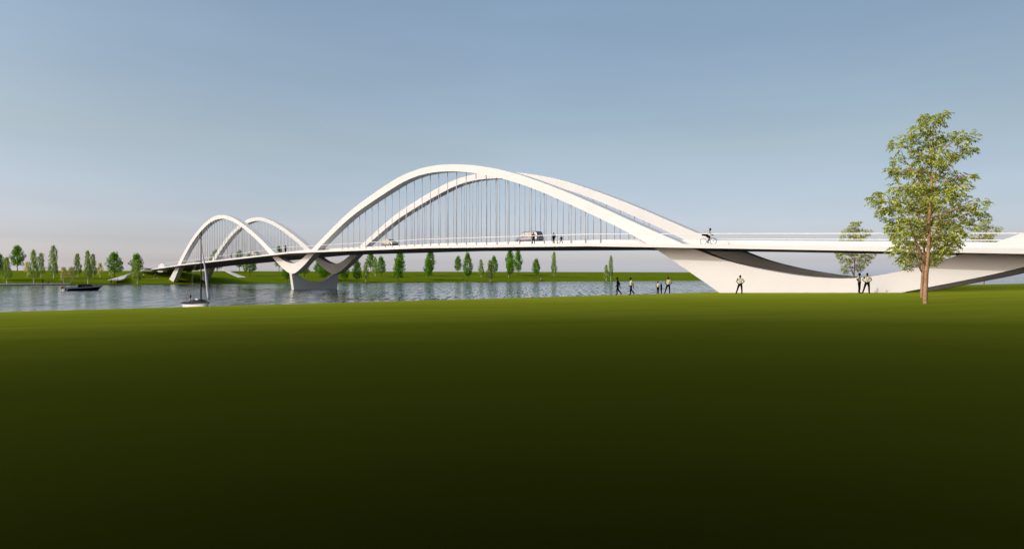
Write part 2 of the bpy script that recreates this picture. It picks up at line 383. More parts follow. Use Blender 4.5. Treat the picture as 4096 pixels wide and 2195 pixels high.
RIB_B = [(260, -7.8), (251, -3.4), (241.9, 2.5), (239.3, 3.95), (230.8, 8.5), (219.6, 13.05), (208.8, 15.95), (202, 16.85), (196.3, 17.05), (190.6, 16.65), (184.9, 15.6), (177.8, 13.85), (170.0, 11.15), (163.2, 8.6), (155.8, 5.25), (148.9, 2.2), (144.6, .65), (141.5, .12), (138.6, .62), (134.0, 2.4), (128.2, 5.2), (125.4, 6.5), (115.2, 10.6), (107.8, 12.95), (95.6, 15.95), (90.0, 16.95), (84.6, 17.2), (78.4, 16.75), (72.2, 15.65), (66.3, 14.2), (60.6, 12.4), (54.4, 9.95), (47.5, 6.95), (43.1, 4.95), (39.7, 3.1), (37, 1.47), (35, .24), (32, -1.6), (29.5, -3.2), (26, -4.0), (22, -3.4), (19, -2.6), (16.6, -1.92), (14.6, -1.42), (12.2, -.82), (7.6, .36), (0, 2.95), (-8, 5.6), (-17, 8.3)]
idx = np.arange(len(RIB_A), dtype=float)
SUBR = 6
qq = np.linspace(0, len(RIB_A) - 1, (len(RIB_A) - 1) * SUBR + 1)
A_t, A_z = pchip(idx, [p[0] for p in RIB_A], qq), pchip(idx, [p[1] for p in RIB_A], qq)
B_t, B_z = pchip(idx, [p[0] for p in RIB_B], qq), pchip(idx, [p[1] for p in RIB_B], qq)
def smooth_arr(a, k=2):
    for _ in range(k):
        b = a.copy(); b[1:-1] = .25 * a[:-2] + .5 * a[1:-1] + .25 * a[2:]; a = b
    return a
A_t, A_z, B_t, B_z = (smooth_arr(x, 8) for x in (A_t, A_z, B_t, B_z))
def rib_mesh(u, i0, i1):
    rows = []
    for i in range(i0, i1 + 1):
        rows.append([B(A_t[i], u, A_z[i]), B(A_t[i], u + RW, A_z[i]), B(B_t[i], u + RW, B_z[i]), B(B_t[i], u, B_z[i])])
    return MB().grid(rows, True, True)
def soffit_z(t, lo, hi):
    m_ = [i for i in range(len(B_t)) if lo <= B_t[i] <= hi]
    xs = np.array([B_t[i] for i in m_]); zs = np.array([B_z[i] for i in m_]); o_ = np.argsort(xs)
    return float(np.interp(t, xs[o_], zs[o_]))
ribs = {}
for u, nm in ((U1, 'front'), (U2, 'back')):
    ribs[nm] = bpart(rib_mesh(u, 0, len(qq) - 1), 'arch_rib', M['white'])
ribs['front']['label'] = 'white wave-shaped arch rib on the near side of the bridge'
ribs['back']['label'] = 'white wave-shaped arch rib on the far side of the bridge'
# deck
ts = sorted(set(list(np.arange(-45, 301, 3.0)) + [p[0] for p in DECK]))
def belly(t): return interp(t, [(-45, .40), (25, .44), (50, .60), (250, .62), (300, .4)])
def deck_rows(sec):
    return [[B(t, u, dk(t) + (z * belly(t) / .6 if b else z)) for (u, z, b) in sec] for t in ts]
body = [(0, 0, 0), (0, -.40, 0), (.14, -.405, 0), (.14, -.1, 0), (W - .14, .0, 0), (W - .14, -.285, 0), (W, -.28, 0), (W, .12, 0), (W - .5, .12, 0), (W - 3, .02, 0), (3, 0, 0)]
bpart(MB().grid(deck_rows(body), True, True), 'deck', M['white'])
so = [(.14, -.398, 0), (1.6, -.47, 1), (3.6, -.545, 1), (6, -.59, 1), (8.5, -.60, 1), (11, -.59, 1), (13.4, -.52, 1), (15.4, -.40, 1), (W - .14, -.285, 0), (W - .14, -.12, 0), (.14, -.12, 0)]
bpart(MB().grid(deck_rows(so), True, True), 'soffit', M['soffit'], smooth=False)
pl = [(U1 + RW + .02, -.06, 0), (U1 + RW + .02, .55, 0), (U1 + RW + .3, .56, 0), (U2 - .3, .58, 0), (U2 - .02, .57, 0), (U2 - .02, -.06, 0)]
bpart(MB().grid(deck_rows(pl), True, True), 'road_plinth', M['white'])
rd = [(U1 + RW + .45, .567, 0), (U2 - .45, .589, 0)]
road = MB().grid(deck_rows(rd)); bpart(road, 'roadway', M['asphalt'])
mk = MB().grid([[B(t, u, dk(t) + .5825) for u in (8.42, 8.58)] for t in ts])
bpart(mk, 'lane_marking', M['paint'])
def railing(u, dz, nm):
    mb = MB(); h = .045
    mb.grid([[B(t, u + a, dk(t) + dz + b) for (a, b) in ((-h, 1.04), (-h, 1.125), (h, 1.125), (h, 1.04))] for t in ts], True, True)
    for t in np.arange(-44, 296, 2.5):
        mb.grid([[B(t + a, u + b, dk(t) + dz + z) for (a, b) in ((-.005, -.005), (.005, -.005), (.005, .005), (-.005, .005))] for z in (-.02, 1.06)], True, True)
    return bpart(mb, 'railing', M['rail'])
railing(.10, 0, 'f')['label'] = 'slim white handrail along the near deck edge'
railing(W - .10, .12, 'b')['label'] = 'slim white handrail along the far deck edge'
# hangers
t0 = t_at(1369.3, 3.8)
main_t = [t0 - 2.5 * i for i in range(29)]
def hanger_mb(mb, t, u, lo, hi, r=.055):
    z0 = dk(t) - .05; z1 = soffit_z(t, lo, hi) + .12
    if z1 < z0 + .4: return False
    x, y, _ = B(t, u, 0)
    mb.tube([(x, y, z0), (x, y, z1)], r, 8, True); return True
count = 0
stuff = {'front': MB(), 'back': MB()}
for nm, us, tl, lo, hi in (('front', (3.80,), main_t, 26, 141), ('back', (U2 + .1, U2 + RW - .1), main_t, 26, 141),
                           ('front', (U1 + .1, U1 + RW - .1), [282 - t for t in main_t], 141.6, 256), ('back', (U2 + .1, U2 + RW - .1), [282 - t for t in main_t], 141.6, 256)):
    for u in us:
        for t in tl:
            if count < 100:
                mb = MB()
                if hanger_mb(mb, t, u, lo, hi, .055 if nm == 'front' else .045):
                    bpart(mb, 'hanger', M['steel'], True, ribs[nm]); count += 1
            else: hanger_mb(stuff[nm], t, u, lo, hi, .046)
for nm in stuff:
    if stuff[nm].v: structure(bpart(stuff[nm], 'hangers', M['steel'], True, ribs[nm]), 'stuff')
# river pier: a slanted wall with a sagging cut between the two ribs
def pier():
    mb = MB(); rows = []
    N = 26
    for (ta, front) in ((141.75, 1), (143.05, 0)):
        top, bot = [], []
        for i in range(N + 1):
            s = i / N; u = U1 + s * (U2 + RW - U1)
            zt = .30
            a, b = U1 + RW, U2
            if a < u < b:
                k = (u - a) / (b - a) * 2 - 1; zt = .14 - 1.95 * (1 - abs(k) ** 2.2)
            top.append((u, zt)); ub = U1 + .72 + s * (U2 + RW - U1 - 1.44); bot.append((ub, WATER - 1.2))
        # slant: move the top's ends outwards only
        rows.append([B(ta, u, z) for (u, z) in top]); rows.append([B(ta, u, z) for (u, z) in bot])
    a, b, c_, d_ = rows
    o = mb.grid([a, c_, d_, b, a])
    n = N
    mb.add([a[0], b[0], d_[0], c_[0]], [(0, 1, 2, 3)]); mb.add([a[n], b[n], d_[n], c_[n]], [(3, 2, 1, 0)])
    return bpart(mb, 'pier', M['white'])
pier()
# far end: short landing arch stub of each rib and the landing slabs
def stub(u):
    pts = [(262.2, 2.0, 264.0, 1.6), (263.4, 3.3, 265.4, 1.9), (267, 4.35, 268, 2.2), (270.6, 4.05, 270.2, 2.0), (273.6, 2.9, 272.4, 1.6), (276.2, 1.2, 274, .8)]
    k = np.arange(len(pts), dtype=float); q = np.linspace(0, len(pts) - 1, 25)
    cs = [pchip(k, [p[i] for p in pts], q) for i in range(4)]
    rows = [[B(cs[0][i], u, cs[1][i]), B(cs[0][i], u + RW, cs[1][i]), B(cs[2][i], u + RW, cs[3][i]), B(cs[2][i], u, cs[3][i])] for i in range(25)]
    mb = MB().grid(rows, True, True)
    return mb
for u in (U1, U2): bpart(stub(u), 'landing_arch', M['white'])

def slab_px(name, label, x0, x1, ytop, ybot, Y, depth, cat, m='white', skew=0):
    a0, a1 = (x0 - CX) / F, (x1 - CX) / F
    zt, zb = (CY - ytop) / F * Y, (CY - ybot) / F * Y
    L = Vector(((a0 + a1) / 2 * Y, Y + depth / 2, zb))
    w = (a1 - a0) * Y
    mb = MB(); hw = w / 2; hd = depth / 2
    mb.add([(-hw + skew, -hd, 0), (hw - skew * .2, -hd, 0), (hw - skew * .2, hd, 0), (-hw + skew, hd, 0), (-hw, -hd, zt - zb), (hw, -hd, zt - zb), (hw, hd, zt - zb), (-hw, hd, zt - zb)],
           [(3, 2, 1, 0), (4, 5, 6, 7), (0, 1, 5, 4), (1, 2, 6, 5), (2, 3, 7, 6), (3, 0, 4, 7)])
    o = mb.build(name, M[m]); o.location = L
    return tag(o, label, cat)
slab_px('viewing_platform', 'thin white cantilevered platform reaching left from the far bridge end', 560, 634, 1070.3, 1073.2, 239, 8, 'platform')
slab_px('platform_wall', 'pale wall with recesses below the white cantilevered platform', 572, 626, 1073.4, 1081.2, 241, 4, 'wall', 'stone')
slab_px('terrace_slab', 'thin white slab lying on the grass crest left of the bridge end', 563, 606, 1082.0, 1083.8, 235, 3, 'slab')
slab_px('stair_parapet', 'white wedge shaped block hanging on the crest beside the bridge end', 629, 652, 1082.2, 1089.0, 229, 3, 'block', skew=.5)

# ------------------------------------------------------------------ the two staircases on the far bank
def stair(name, label, pts, n, deep=.3):
    """pts: (left x, left y, right x, right y, distance) key rows from the foot to the top"""
    k = np.arange(len(pts), dtype=float); q = np.linspace(0, len(pts) - 1, n)
    cols = [np.interp(q, k, [p[i] for p in pts]) for i in range(5)]
    base = None; t = None
    mb = MB()
    for i in range(n):
        xl, yl, xr, yr, Y = (c[i] for c in cols)
        a, b = (xl - CX) / F * Y, (xr - CX) / F * Y
        z = (CY - (yl + yr) / 2) / F * Y
        extra = min(deep, max(.22, z - far_z((a + b) / 2, Y) + .1))
        if base is None: base = Vector(((a + b) / 2, Y, z - .3))
        xl2, yl2, xr2, yr2, Y2 = (c[min(i + 1, n - 1)] for c in cols)
        dY = max(.3, Y2 - Y + .12)
        a2, b2 = (xl2 - CX) / F * (Y + dY), (xr2 - CX) / F * (Y + dY)
        vs_ = [(a, Y, z - extra), (b, Y, z - extra), (b2, Y + dY, z - extra), (a2, Y + dY, z - extra), (a, Y, z), (b, Y, z), (b2, Y + dY, z), (a2, Y + dY, z)]
        mb.add([Vector(v) - base for v in vs_], [(3, 2, 1, 0), (4, 5, 6, 7), (0, 1, 5, 4), (1, 2, 6, 5), (2, 3, 7, 6), (3, 0, 4, 7)])
    o = fix_normals(mb.build(name, M['stone'])); o.location = base
    return tag(o, label, 'staircase')
stair('staircase', 'broad pale stone steps fanning down the grass bank left of the bridge', [(431, 1117.5, 484, 1117.5, 212), (455, 1111.0, 499, 1112.5, 217), (480, 1103, 504, 1105, 223), (505, 1094.5, 514, 1097, 229), (532, 1087, 538, 1088, 235)], 13, .3)
stair('staircase', 'pale steps climbing the far bank to the underside of the deck', [(965, 1110.5, 992, 1110.5, 252), (936, 1096, 958, 1101, 256), (910, 1085, 925, 1088, 259), (888, 1073.5, 910, 1073, 262)], 18, .3)

# ------------------------------------------------------------------ trees
R = random.Random(11)
def leaf_quad(mb, p, d, w, ln, up):
    side = d.cross(up)
    if side.length < 1e-3: side = Vector((1, 0, 0))
    side.normalize(); n = side.cross(d)
    mid = p + d * ln * .45 + n * (w * .18)
    mb.add([p, mid + side * w * .5, p + d * ln, mid - side * w * .5], [(0, 1, 2, 3)])
def rv(): return Vector((R.gauss(0, 1), R.gauss(0, 1), R.gauss(0, 1))).normalized()
def bent(p0, p1, sag, n=5):
    p0, p1 = Vector(p0), Vector(p1); out = []
    for i in range(n + 1):
        s = i / n; q = p0.lerp(p1, s); q.z += sag * 4 * s * (1 - s); out.append(q)
    return out
def make_ash():
    K = .00888
    def P(cx, cy, dy=0): return Vector(((cx - 493) * K, dy, (1303 - cy) * K))
    tr = [P(493, 1318), P(494, 1300), P(497, 1200), P(503, 1090), P(512, 1000), P(520, 880), P(520, 750), P(530, 640), P(535, 520), P(535, 400), P(545, 260), P(548, 130)]
    rr = [.165, .152, .145, .14, .13, .11, .092, .09, .075, .05, .03, .012]
    wood = MB().tube(tr, rr, 10)
    limbs = [((490, 1040), (402, 810), (385, 735), .075, -1.0), ((512, 770), (380, 645), (190, 590), .07, .3), ((488, 1030), (430, 915), (350, 900), .05, .9), ((530, 620), (445, 475), (360, 355), .06, -.4), ((524, 690), (430, 560), (330, 530), .04, .9), ((538, 510), (640, 405), (705, 285), .065, .4), ((524, 740), (690, 695), (855, 715), .06, -.5), ((520, 880), (590, 795), (720, 770), .055, -1.2), ((518, 900), (610, 850), (680, 900), .05, .9), ((535, 400), (440, 300), (310, 245), .04, .5), ((535, 400), (520, 200), (470, 75), .035, -.3), ((540, 300), (590, 170), (605, 70), .03, .3), ((522, 820), (470, 820), (330, 800), .045, 1.1), ((526, 700), (580, 640), (690, 580), .05, 1.2), ((534, 560), (640, 520), (760, 490), .045, -1.0), ((540, 450), (440, 430), (330, 430), .04, -.8), ((514, 980), (400, 960), (320, 985), .04, .5), ((540, 350), (650, 280), (760, 255), .035, -.6), ((500, 1060), (470, 960), (440, 900), .04, -.9), ((520, 860), (490, 700), (440, 640), .04, -1.3)]
    ends = []
    for a, b, c, r, dy in limbs:
        p = [P(*a), P(*a).lerp(P(*b, dy * .6), .5) + Vector((0, 0, -.05)), P(*b, dy * .6), P(*b, dy * .6).lerp(P(*c, dy * 1.2), .5) + Vector((0, 0, .08)), P(*c, dy * 1.2)]
        wood.tube(p, [r, r * .85, r * .65, r * .45, r * .2], 7); ends += [p[2], p[3], p[4]]
    cl = [(540, 110, 70), (480, 72, 24), (600, 75, 45), (450, 165, 60), (560, 200, 80), (660, 215, 60), (750, 255, 60), (795, 285, 35), (310, 250, 55), (375, 215, 50), (470, 260, 80), (315, 330, 50), (560, 330, 80), (700, 330, 50), (330, 430, 60), (440, 430, 70), (560, 430, 80), (680, 470, 70), (765, 490, 42), (315, 530, 58), (430, 540, 60), (600, 540, 80), (700, 580, 70), (165, 605, 52), (255, 625, 65), (360, 630, 60), (450, 650, 60), (580, 650, 80), (700, 680, 70), (815, 680, 50), (865, 715, 30), (770, 735, 60), (215, 690, 50), (300, 740, 60), (400, 760, 50), (560, 750, 60), (660, 780, 80), (745, 800, 50), (285, 800, 40), (370, 830, 50), (620, 870, 70), (685, 900, 48), (600, 950, 36), (330, 890, 45), (305, 950, 45), (340, 1005, 32), (400, 960, 40), (450, 900, 36), (640, 955, 30), (500, 560, 60), (520, 660, 60), (480, 350, 70), (620, 390, 60), (265, 410, 25), (165, 545, 22), (730, 600, 40), (240, 670, 50), (450, 790, 40), (700, 850, 40)]
    crown = MB()
    for cx, cy, r in cl:
        ex = 1 - abs(cy - 640) / 900
        dy = R.uniform(-1, 1) * 2.0 * ex
        c = P(cx, cy, dy); rad_ = r * K
        near = min(ends, key=lambda e: (e - c).length)
        wood.tube(bent(near, c, .06), [.022, .018, .014, .011, .009, .006], 5)
        ntw = int(10 + 34 * (r / 60) ** 1.7)
        for _ in range(ntw):
            v = rv(); s = R.random() ** .45
            q = c + Vector((v.x * rad_ * 1.15, v.y * rad_ * 1.3, v.z * rad_ * .85)) * s
            hd = Vector((v.x, v.y, 0)) + rv() * .7; hd.z = 0
            if hd.length < .01: hd = Vector((1, 0, 0))
            hd.normalize()
            axis = (hd + Vector((0, 0, R.uniform(-.55, .25)))).normalized()
            L = R.uniform(.22, .36)
            for k in range(4):
                s2 = .25 + .25 * k; base = q + axis * L * s2 + Vector((0, 0, -.08 * s2 * s2))
                sd = axis.cross(Vector((0, 0, 1))).normalized()
                for sg in ((-1, 1) if k < 3 else (0,)):
                    d = (axis * .7 + sd * sg * .8 + Vector((0, 0, R.uniform(-.75, -.05)))).normalized()
                    leaf_quad(crown, base, d, R.uniform(.085, .115), R.uniform(.16, .23), (Vector((0, 0, 1)) + rv() * .45).normalized())
    return wood, crown
def make_dense(seed):
    global R; R = random.Random(seed)
    H = 10.0
    wood = MB().tube([(0, 0, -.3), (0, 0, 0), (.05, .02, 1.5), (.0, .05, 3.2), (.05, 0, 6), (0, 0, 8.6)], [.2, .17, .14, .12, .07, .02], 7)
    crown = MB(); blobs = []
    for i in range(40):
        z = 2.5 + 6.9 * (i + R.random()) / 40
        s = (z - 2.5) / 6.9
        rr = 2.45 * interp(s, [(0, .62), (.12, .92), (.35, 1.0), (.6, .88), (.78, .55), (.9, .34), (1, .12)])
        a = i * 2.399 + R.uniform(-.5, .5); k = R.uniform(.40, 1.06)
        blobs.append((Vector((math.cos(a) * rr * k, math.sin(a) * rr * k, z)), R.uniform(.55, .95)))
    for c, r in blobs:
        st = Vector((0, 0, max(1.8, c.z - 1.2)))
        wood.tube(bent(st, c, -.1, 3), [.06, .045, .03, .015], 5)
        for _ in range(80):
            v = rv(); q = c + v * r * R.random() ** .3
            d = (v + rv() * .8 + Vector((0, 0, -.5))).normalized()
            leaf_quad(crown, q, d, R.uniform(.22, .32), R.uniform(.3, .46), (v + rv() * .5).normalized())
    return wood, crown
def make_birch(seed):
    global R; R = random.Random(seed)
    wood = MB().tube([(.0, 0, -.3), (0, 0, 0), (.05, .02, 2), (-.08, .03, 4.2), (.08, 0, 7), (.0, 0, 9.5), (.35, 0, 11.9)], [.17, .15, .13, .11, .08, .05, .015], 7)
    crown = MB()
    for i in range(78):
        z = 2.9 + 8.8 * (i + R.random()) / 78; s = (z - 2.9) / 8.8
        rr = interp(s, [(0, 1.35), (.12, 1.9), (.32, 1.75), (.5, 1.15), (.68, 1.3), (.88, .8), (1, .25)])
        a = i * 2.4 + R.uniform(-.5, .5); k = R.uniform(.35, 1.05)
        tip = Vector((math.cos(a) * rr * k, math.sin(a) * rr * k, z))
        wood.tube(bent((0, 0, z - .35), tip, .15, 3), [.035, .025, .018, .01], 4)
        for w in range(5):
            q = tip * 1.0; q += Vector((R.gauss(0, .22), R.gauss(0, .22), R.uniform(-.1, .25)))
            ln = R.uniform(.8, 2.0) * (.55 + .45 * (1 - s))
            nl = int(ln / .14)
            for j in range(nl):
                q = q + Vector((R.gauss(0, .045), R.gauss(0, .045), -.14))
                d = (rv() * .8 + Vector((0, 0, -1.0))).normalized()
                leaf_quad(crown, q + rv() * .07, d, R.uniform(.17, .25), R.uniform(.24, .36), rv())
    return wood, crown
def make_pale(seed):
    global R; R = random.Random(seed)
    wood = MB().tube([(0, 0, -.3), (0, 0, 0), (.03, 0, 1.5), (.0, .03, 3), (.05, 0, 5.2)], [.11, .09, .08, .06, .015], 6)
    wood.tube(bent((0, 0, .75), (1.05, .1, 1.3), .08, 3), [.04, .03, .02, .01], 4)
    crown = MB()
    blobs = [(Vector((1.15, .1, 1.35)), .38), (Vector((.75, 0, 1.2)), .25)]
    for i in range(26):
        z = 2.1 + 3.4 * (i + R.random()) / 26; s = (z - 2.1) / 3.4
        rr = interp(s, [(0, 1.35), (.25, 1.5), (.55, .9), (.8, .65), (1, .2)]); a = i * 2.4 + R.uniform(-.4, .4); k = R.uniform(.4, 1.05)
        blobs.append((Vector((math.cos(a) * rr * k, math.sin(a) * rr * k, z)), R.uniform(.3, .48)))
    for c, r in blobs:
        if c.z > 1.8: wood.tube(bent((0, 0, max(1.2, c.z - .6)), c, -.05, 3), [.04, .03, .02, .008], 4)
        for _ in range(48):
            v = rv(); q = c + v * r * R.random() ** .4
            leaf_quad(crown, q, (v + rv() * .8).normalized(), R.uniform(.14, .2), R.uniform(.18, .28), (v + rv() * .6).normalized())
    return wood, crown
def tree_proto(name, wc, mw, ml):
    t = thing(name, 'tree', 'tree')
    wc[0].build('trunk', mw, t, True); wc[1].build('crown', ml, t)
    return t
protos = {'ash': [tree_proto('ash_tree', make_ash(), M['bark'], M['leaf_ash'])],
          'dense': [tree_proto('leafy_tree', make_dense(s), M['bark_dark'], M['leaf_dense']) for s in (3, 14, 25)],
          'birch': [tree_proto('birch_tree', make_birch(s), M['bark_birch'], M['leaf_birch']) for s in (5, 6)],
          'pale': [tree_proto('pale_tree', make_pale(s), M['bark_birch'], M['leaf_pale']) for s in (8,)]}
HEIGHT = {'ash': 11.2, 'dense': 9.75, 'birch': 11.9, 'pale': 5.7}
WIDTH = {'dense': 6.1, 'birch': 4.0, 'pale': 3.6}
used = set()
RT = random.Random(5)
def plant(kind, loc, h, label, group=None, w=None, rz=None):
    v = protos[kind]; k = plant.n % len(v); plant.n += 1
    src = v[k]
    if (kind, k) in used: o = copy_tree(src)
    else: o = src; used.add((kind, k))
    o.location = loc; s = h / HEIGHT[kind]; sx = s if w is None else min(1.5 * s, max(.62 * s, w / WIDTH[kind]))
    o.scale = (sx, sx, s); o.rotation_euler = (0, 0, RT.uniform(0, 6.28) if rz is None else rz)
    if kind == 'ash':
        th = math.atan2(loc[0], loc[1]); o.scale = (s * math.cos(th), s, s); o.rotation_euler = (0, 0, -th + (rz or 0))
    o['label'] = label
    if group: o['group'] = group
    return o
plant.n = 0
# near trees (same kind of ash, at four distances)
p = near_hit(3700, 1213.5); plant('ash', p, 766 / F * p.y, 'tall ash tree with airy yellow-green crown nearest on the lawn', 'ash trees on the near lawn', rz=0)
p = near_hit(3686, 1190); plant('ash', p, 500 / F * p.y, 'ash tree hidden close behind the tall ash, its trunk peeping out at left', 'ash trees on the near lawn', rz=.1)
for px, top, base, Y, lab in ((3413, 882, 1153, 74.5, 'small ash tree behind the bridge and the two chatting men'), (3692, 900, 1138, 75, 'small ash tree behind the bridge, mostly covered by the tall ash'), (3935, 872, 1139, 86, 'small ash tree behind the handrail right of the tall ash')):
    x = (px - CX) / F * Y; plant('ash', (x, Y, near_z(x, Y)), (base - top) / F * Y, lab, 'ash trees on the near lawn', rz=0.15)
FAR = [('dense', -6, 1014, 1120, 60, 'green leafy tree cut off by the left edge of the view'), ('birch', 27, 1024, 1134, 38, 'drooping birch on the waterline at the far left'),
 ('dense', 69.5, 983, 1082, 58, 'green leafy tree standing alone on the skyline at far left'), ('pale', 108, 1046, 1110, 30, 'pale yellowish tree between the skyline leafy tree and a birch pair'),
 ('birch', 134.6, 994, 1134, 38, 'birch rooted beside the grey path above two people'), ('birch', 164, 1006.6, 1111, 33, 'birch on mid slope just right of the path-side birch'),
 ('birch', 214, 976, 1113, 40, 'tallest free standing birch left of the motor boat'), ('pale', 255, 1067, 1132, 42, 'left of two small pale yellow trees behind the motor boat'),
 ('pale', 283, 1067, 1132, 38, 'right of two small pale yellow trees behind the motor boat'), ('birch', 309, 1010, 1111, 36, 'birch on mid slope right of the two pale trees'),
 ('birch', 351, 997, 1135, 36, 'tall birch on the waterline above the boat bow'), ('birch', 372.5, 1011, 1113, 32, 'birch overlapped by the tall birch above the boat bow'),
 ('pale', 400, 1050, 1110, 32, 'pale yellow tree just left of the broad leafy tree by the steps'), ('dense', 458, 1010, 1109.6, 66, 'broad leafy tree at the foot of the left stone steps'),
 ('pale', 446, 1066, 1108, 26, 'pale tree mostly hidden behind the broad leafy tree by the steps'), ('dense', 547, 1014.5, 1101, 56, 'leafy tree behind the birch at the left bridge end'),
 ('birch', 549, 1037, 1136, 38, 'birch on the waterline at the left bridge end'), ('dense', 868, 1000, 1090, 64, 'leafy tree seen through the far hangers above the black car'),
 ('dense', 958, 1000.6, 1084, 40, 'leafy tree on the skyline above the right hand steps'), ('dense', 999.4, 1015, 1105, 56, 'leafy tree under the beige saloon car, right of the steps'),
 ('dense', 1116, 986, 1086, 46, 'skyline leafy tree behind the walker near the river pier'), ('dense', 1148, 1044, 1131, 48, 'leafy tree on the waterline left of the river pier'),
 ('dense', 1218, 1038, 1109.5, 46, 'leafy tree framed under the near rib beside the pier'), ('dense', 1275, 1045, 1105, 48, 'leafy tree left of centre between the two pier ribs'),
 ('dense', 1292, 1052, 1123, 52, 'leafy tree lowest in the gap between the two pier ribs'), ('dense', 1322, 1062, 1118, 40, 'small leafy tree in front of the far pier rib'),
 ('dense', 1375, 1046, 1131, 46, 'leafy tree on the waterline right behind the pier'), ('dense', 1427.6, 1040, 1132, 46, 'leafy tree on the waterline clear of the pier on its right'),
 ('birch', 1463, 1043, 1127, 30, 'birch on the waterline between two leafy trees'), ('dense', 1482.6, 1006, 1083, 40, 'skyline leafy tree right of the pier touching the deck'),
 ('birch', 1500, 1024, 1104, 26, 'slim birch between two leafy trees on the upper slope'), ('dense', 1524, 1026, 1109, 42, 'round leafy tree under the beige hatchback'),
 ('dense', 1600, 998, 1100, 46, 'taller leafy tree at the back of the left stacked pair'), ('dense', 1592.6, 1034, 1128, 54, 'front leafy tree of the left stacked pair'),
 ('dense', 1721, 996, 1105, 46, 'taller leafy tree at the back of the middle stacked pair'), ('dense', 1713, 1039, 1119.6, 46, 'front leafy tree of the middle stacked pair'),
 ('dense', 1832, 1024, 1095.7, 36, 'small skyline leafy tree left of a tall waterline one'), ('dense', 1870.5, 1011, 1127.4, 44, 'tall leafy tree on the waterline below mid span'),
 ('birch', 1924, 1034, 1108, 27, 'short birch on the upper slope below mid span'), ('birch', 1960, 1036, 1127, 34, 'birch on the waterline in front of a leafy tree'),
 ('dense', 1976, 1024, 1104, 37, 'leafy tree behind the waterline birch below mid span'), ('dense', 2040, 996, 1100, 42, 'taller back tree of the right leafy cluster below the van'),
 ('dense', 2042, 1035, 1109, 38, 'shorter front tree of the right leafy cluster below the van'), ('birch', 2034, 1060, 1108, 18, 'small birch hidden in the right leafy cluster, only its white trunk showing'),
 ('dense', 2072, 1000, 1104, 42, 'leafy tree at the right of the cluster below the van'), ('dense', 2145, 1035, 1109, 40, 'round leafy tree alone right of the leafy cluster'),
 ('birch', 2216, 1003, 1107.5, 28, 'tall birch alone touching the deck below the walkers'), ('birch', 2425, 1056, 1123, 25, 'shorter birch of the last pair on the right'),
 ('birch', 2443.5, 1017, 1122, 25, 'taller birch of the last pair on the right')]
GRP = {'dense': 'leafy trees on the far bank', 'birch': 'birches on the far bank', 'pale': 'pale yellow trees on the far bank'}
for kind, px, top, base, w, lab in FAR:
    p = far_hit(px, base, 8)
    plant(kind, p, (base - top) / F * p.y if base > 1092 else (CY - top) / F * p.y - p.z, lab, GRP[kind], w / F * p.y)

# ------------------------------------------------------------------ people
def seg_d(p, a, b):
    ab = b - a; s = max(0, min(1, (p - a).dot(ab) / max(1e-9, ab.length_squared))); return (p - a - ab * s).length, s
BASE = dict(pel=(0, 0, .96), spi=(0, 0, 1.14), che=(.0, 0, 1.33), nek=(-.01, 0, 1.49), hed=(.015, 0, 1.60),
            shL=(0, .185, 1.43), elL=(-.03, .25, 1.14), wrL=(.06, .25, .89), shR=(0, -.185, 1.43), elR=(-.03, -.25, 1.14), wrR=(.06, -.25, .89),
            hiL=(0, .095, .90), knL=(.02, .11, .50), anL=(-.02, .12, .08), toL=(.17, .13, .035), hiR=(0, -.095, .90), knR=(.02, -.11, .50), anR=(-.02, -.12, .08), toR=(.17, -.13, .035))
BONES = [('pel', 'spi'), ('spi', 'che'), ('che', 'nek'), ('nek', 'hed'), ('che', 'shL'), ('shL', 'elL'), ('elL', 'wrL'), ('che', 'shR'), ('shR', 'elR'), ('elR', 'wrR'),
         ('pel', 'hiL'), ('hiL', 'knL'), ('knL', 'anL'), ('anL', 'toL'), ('pel', 'hiR'), ('hiR', 'knR'), ('knR', 'anR'), ('anR', 'toR')]
RADS = dict(pel=.135, spi=.125, che=.15, nek=.066, hed=.062, shL=.072, shR=.072, elL=.048, elR=.048, wrL=.033, wrR=.033, hiL=.10, hiR=.10, knL=.066, knR=.066, anL=.048, anR=.048, toL=.035, toR=.035)
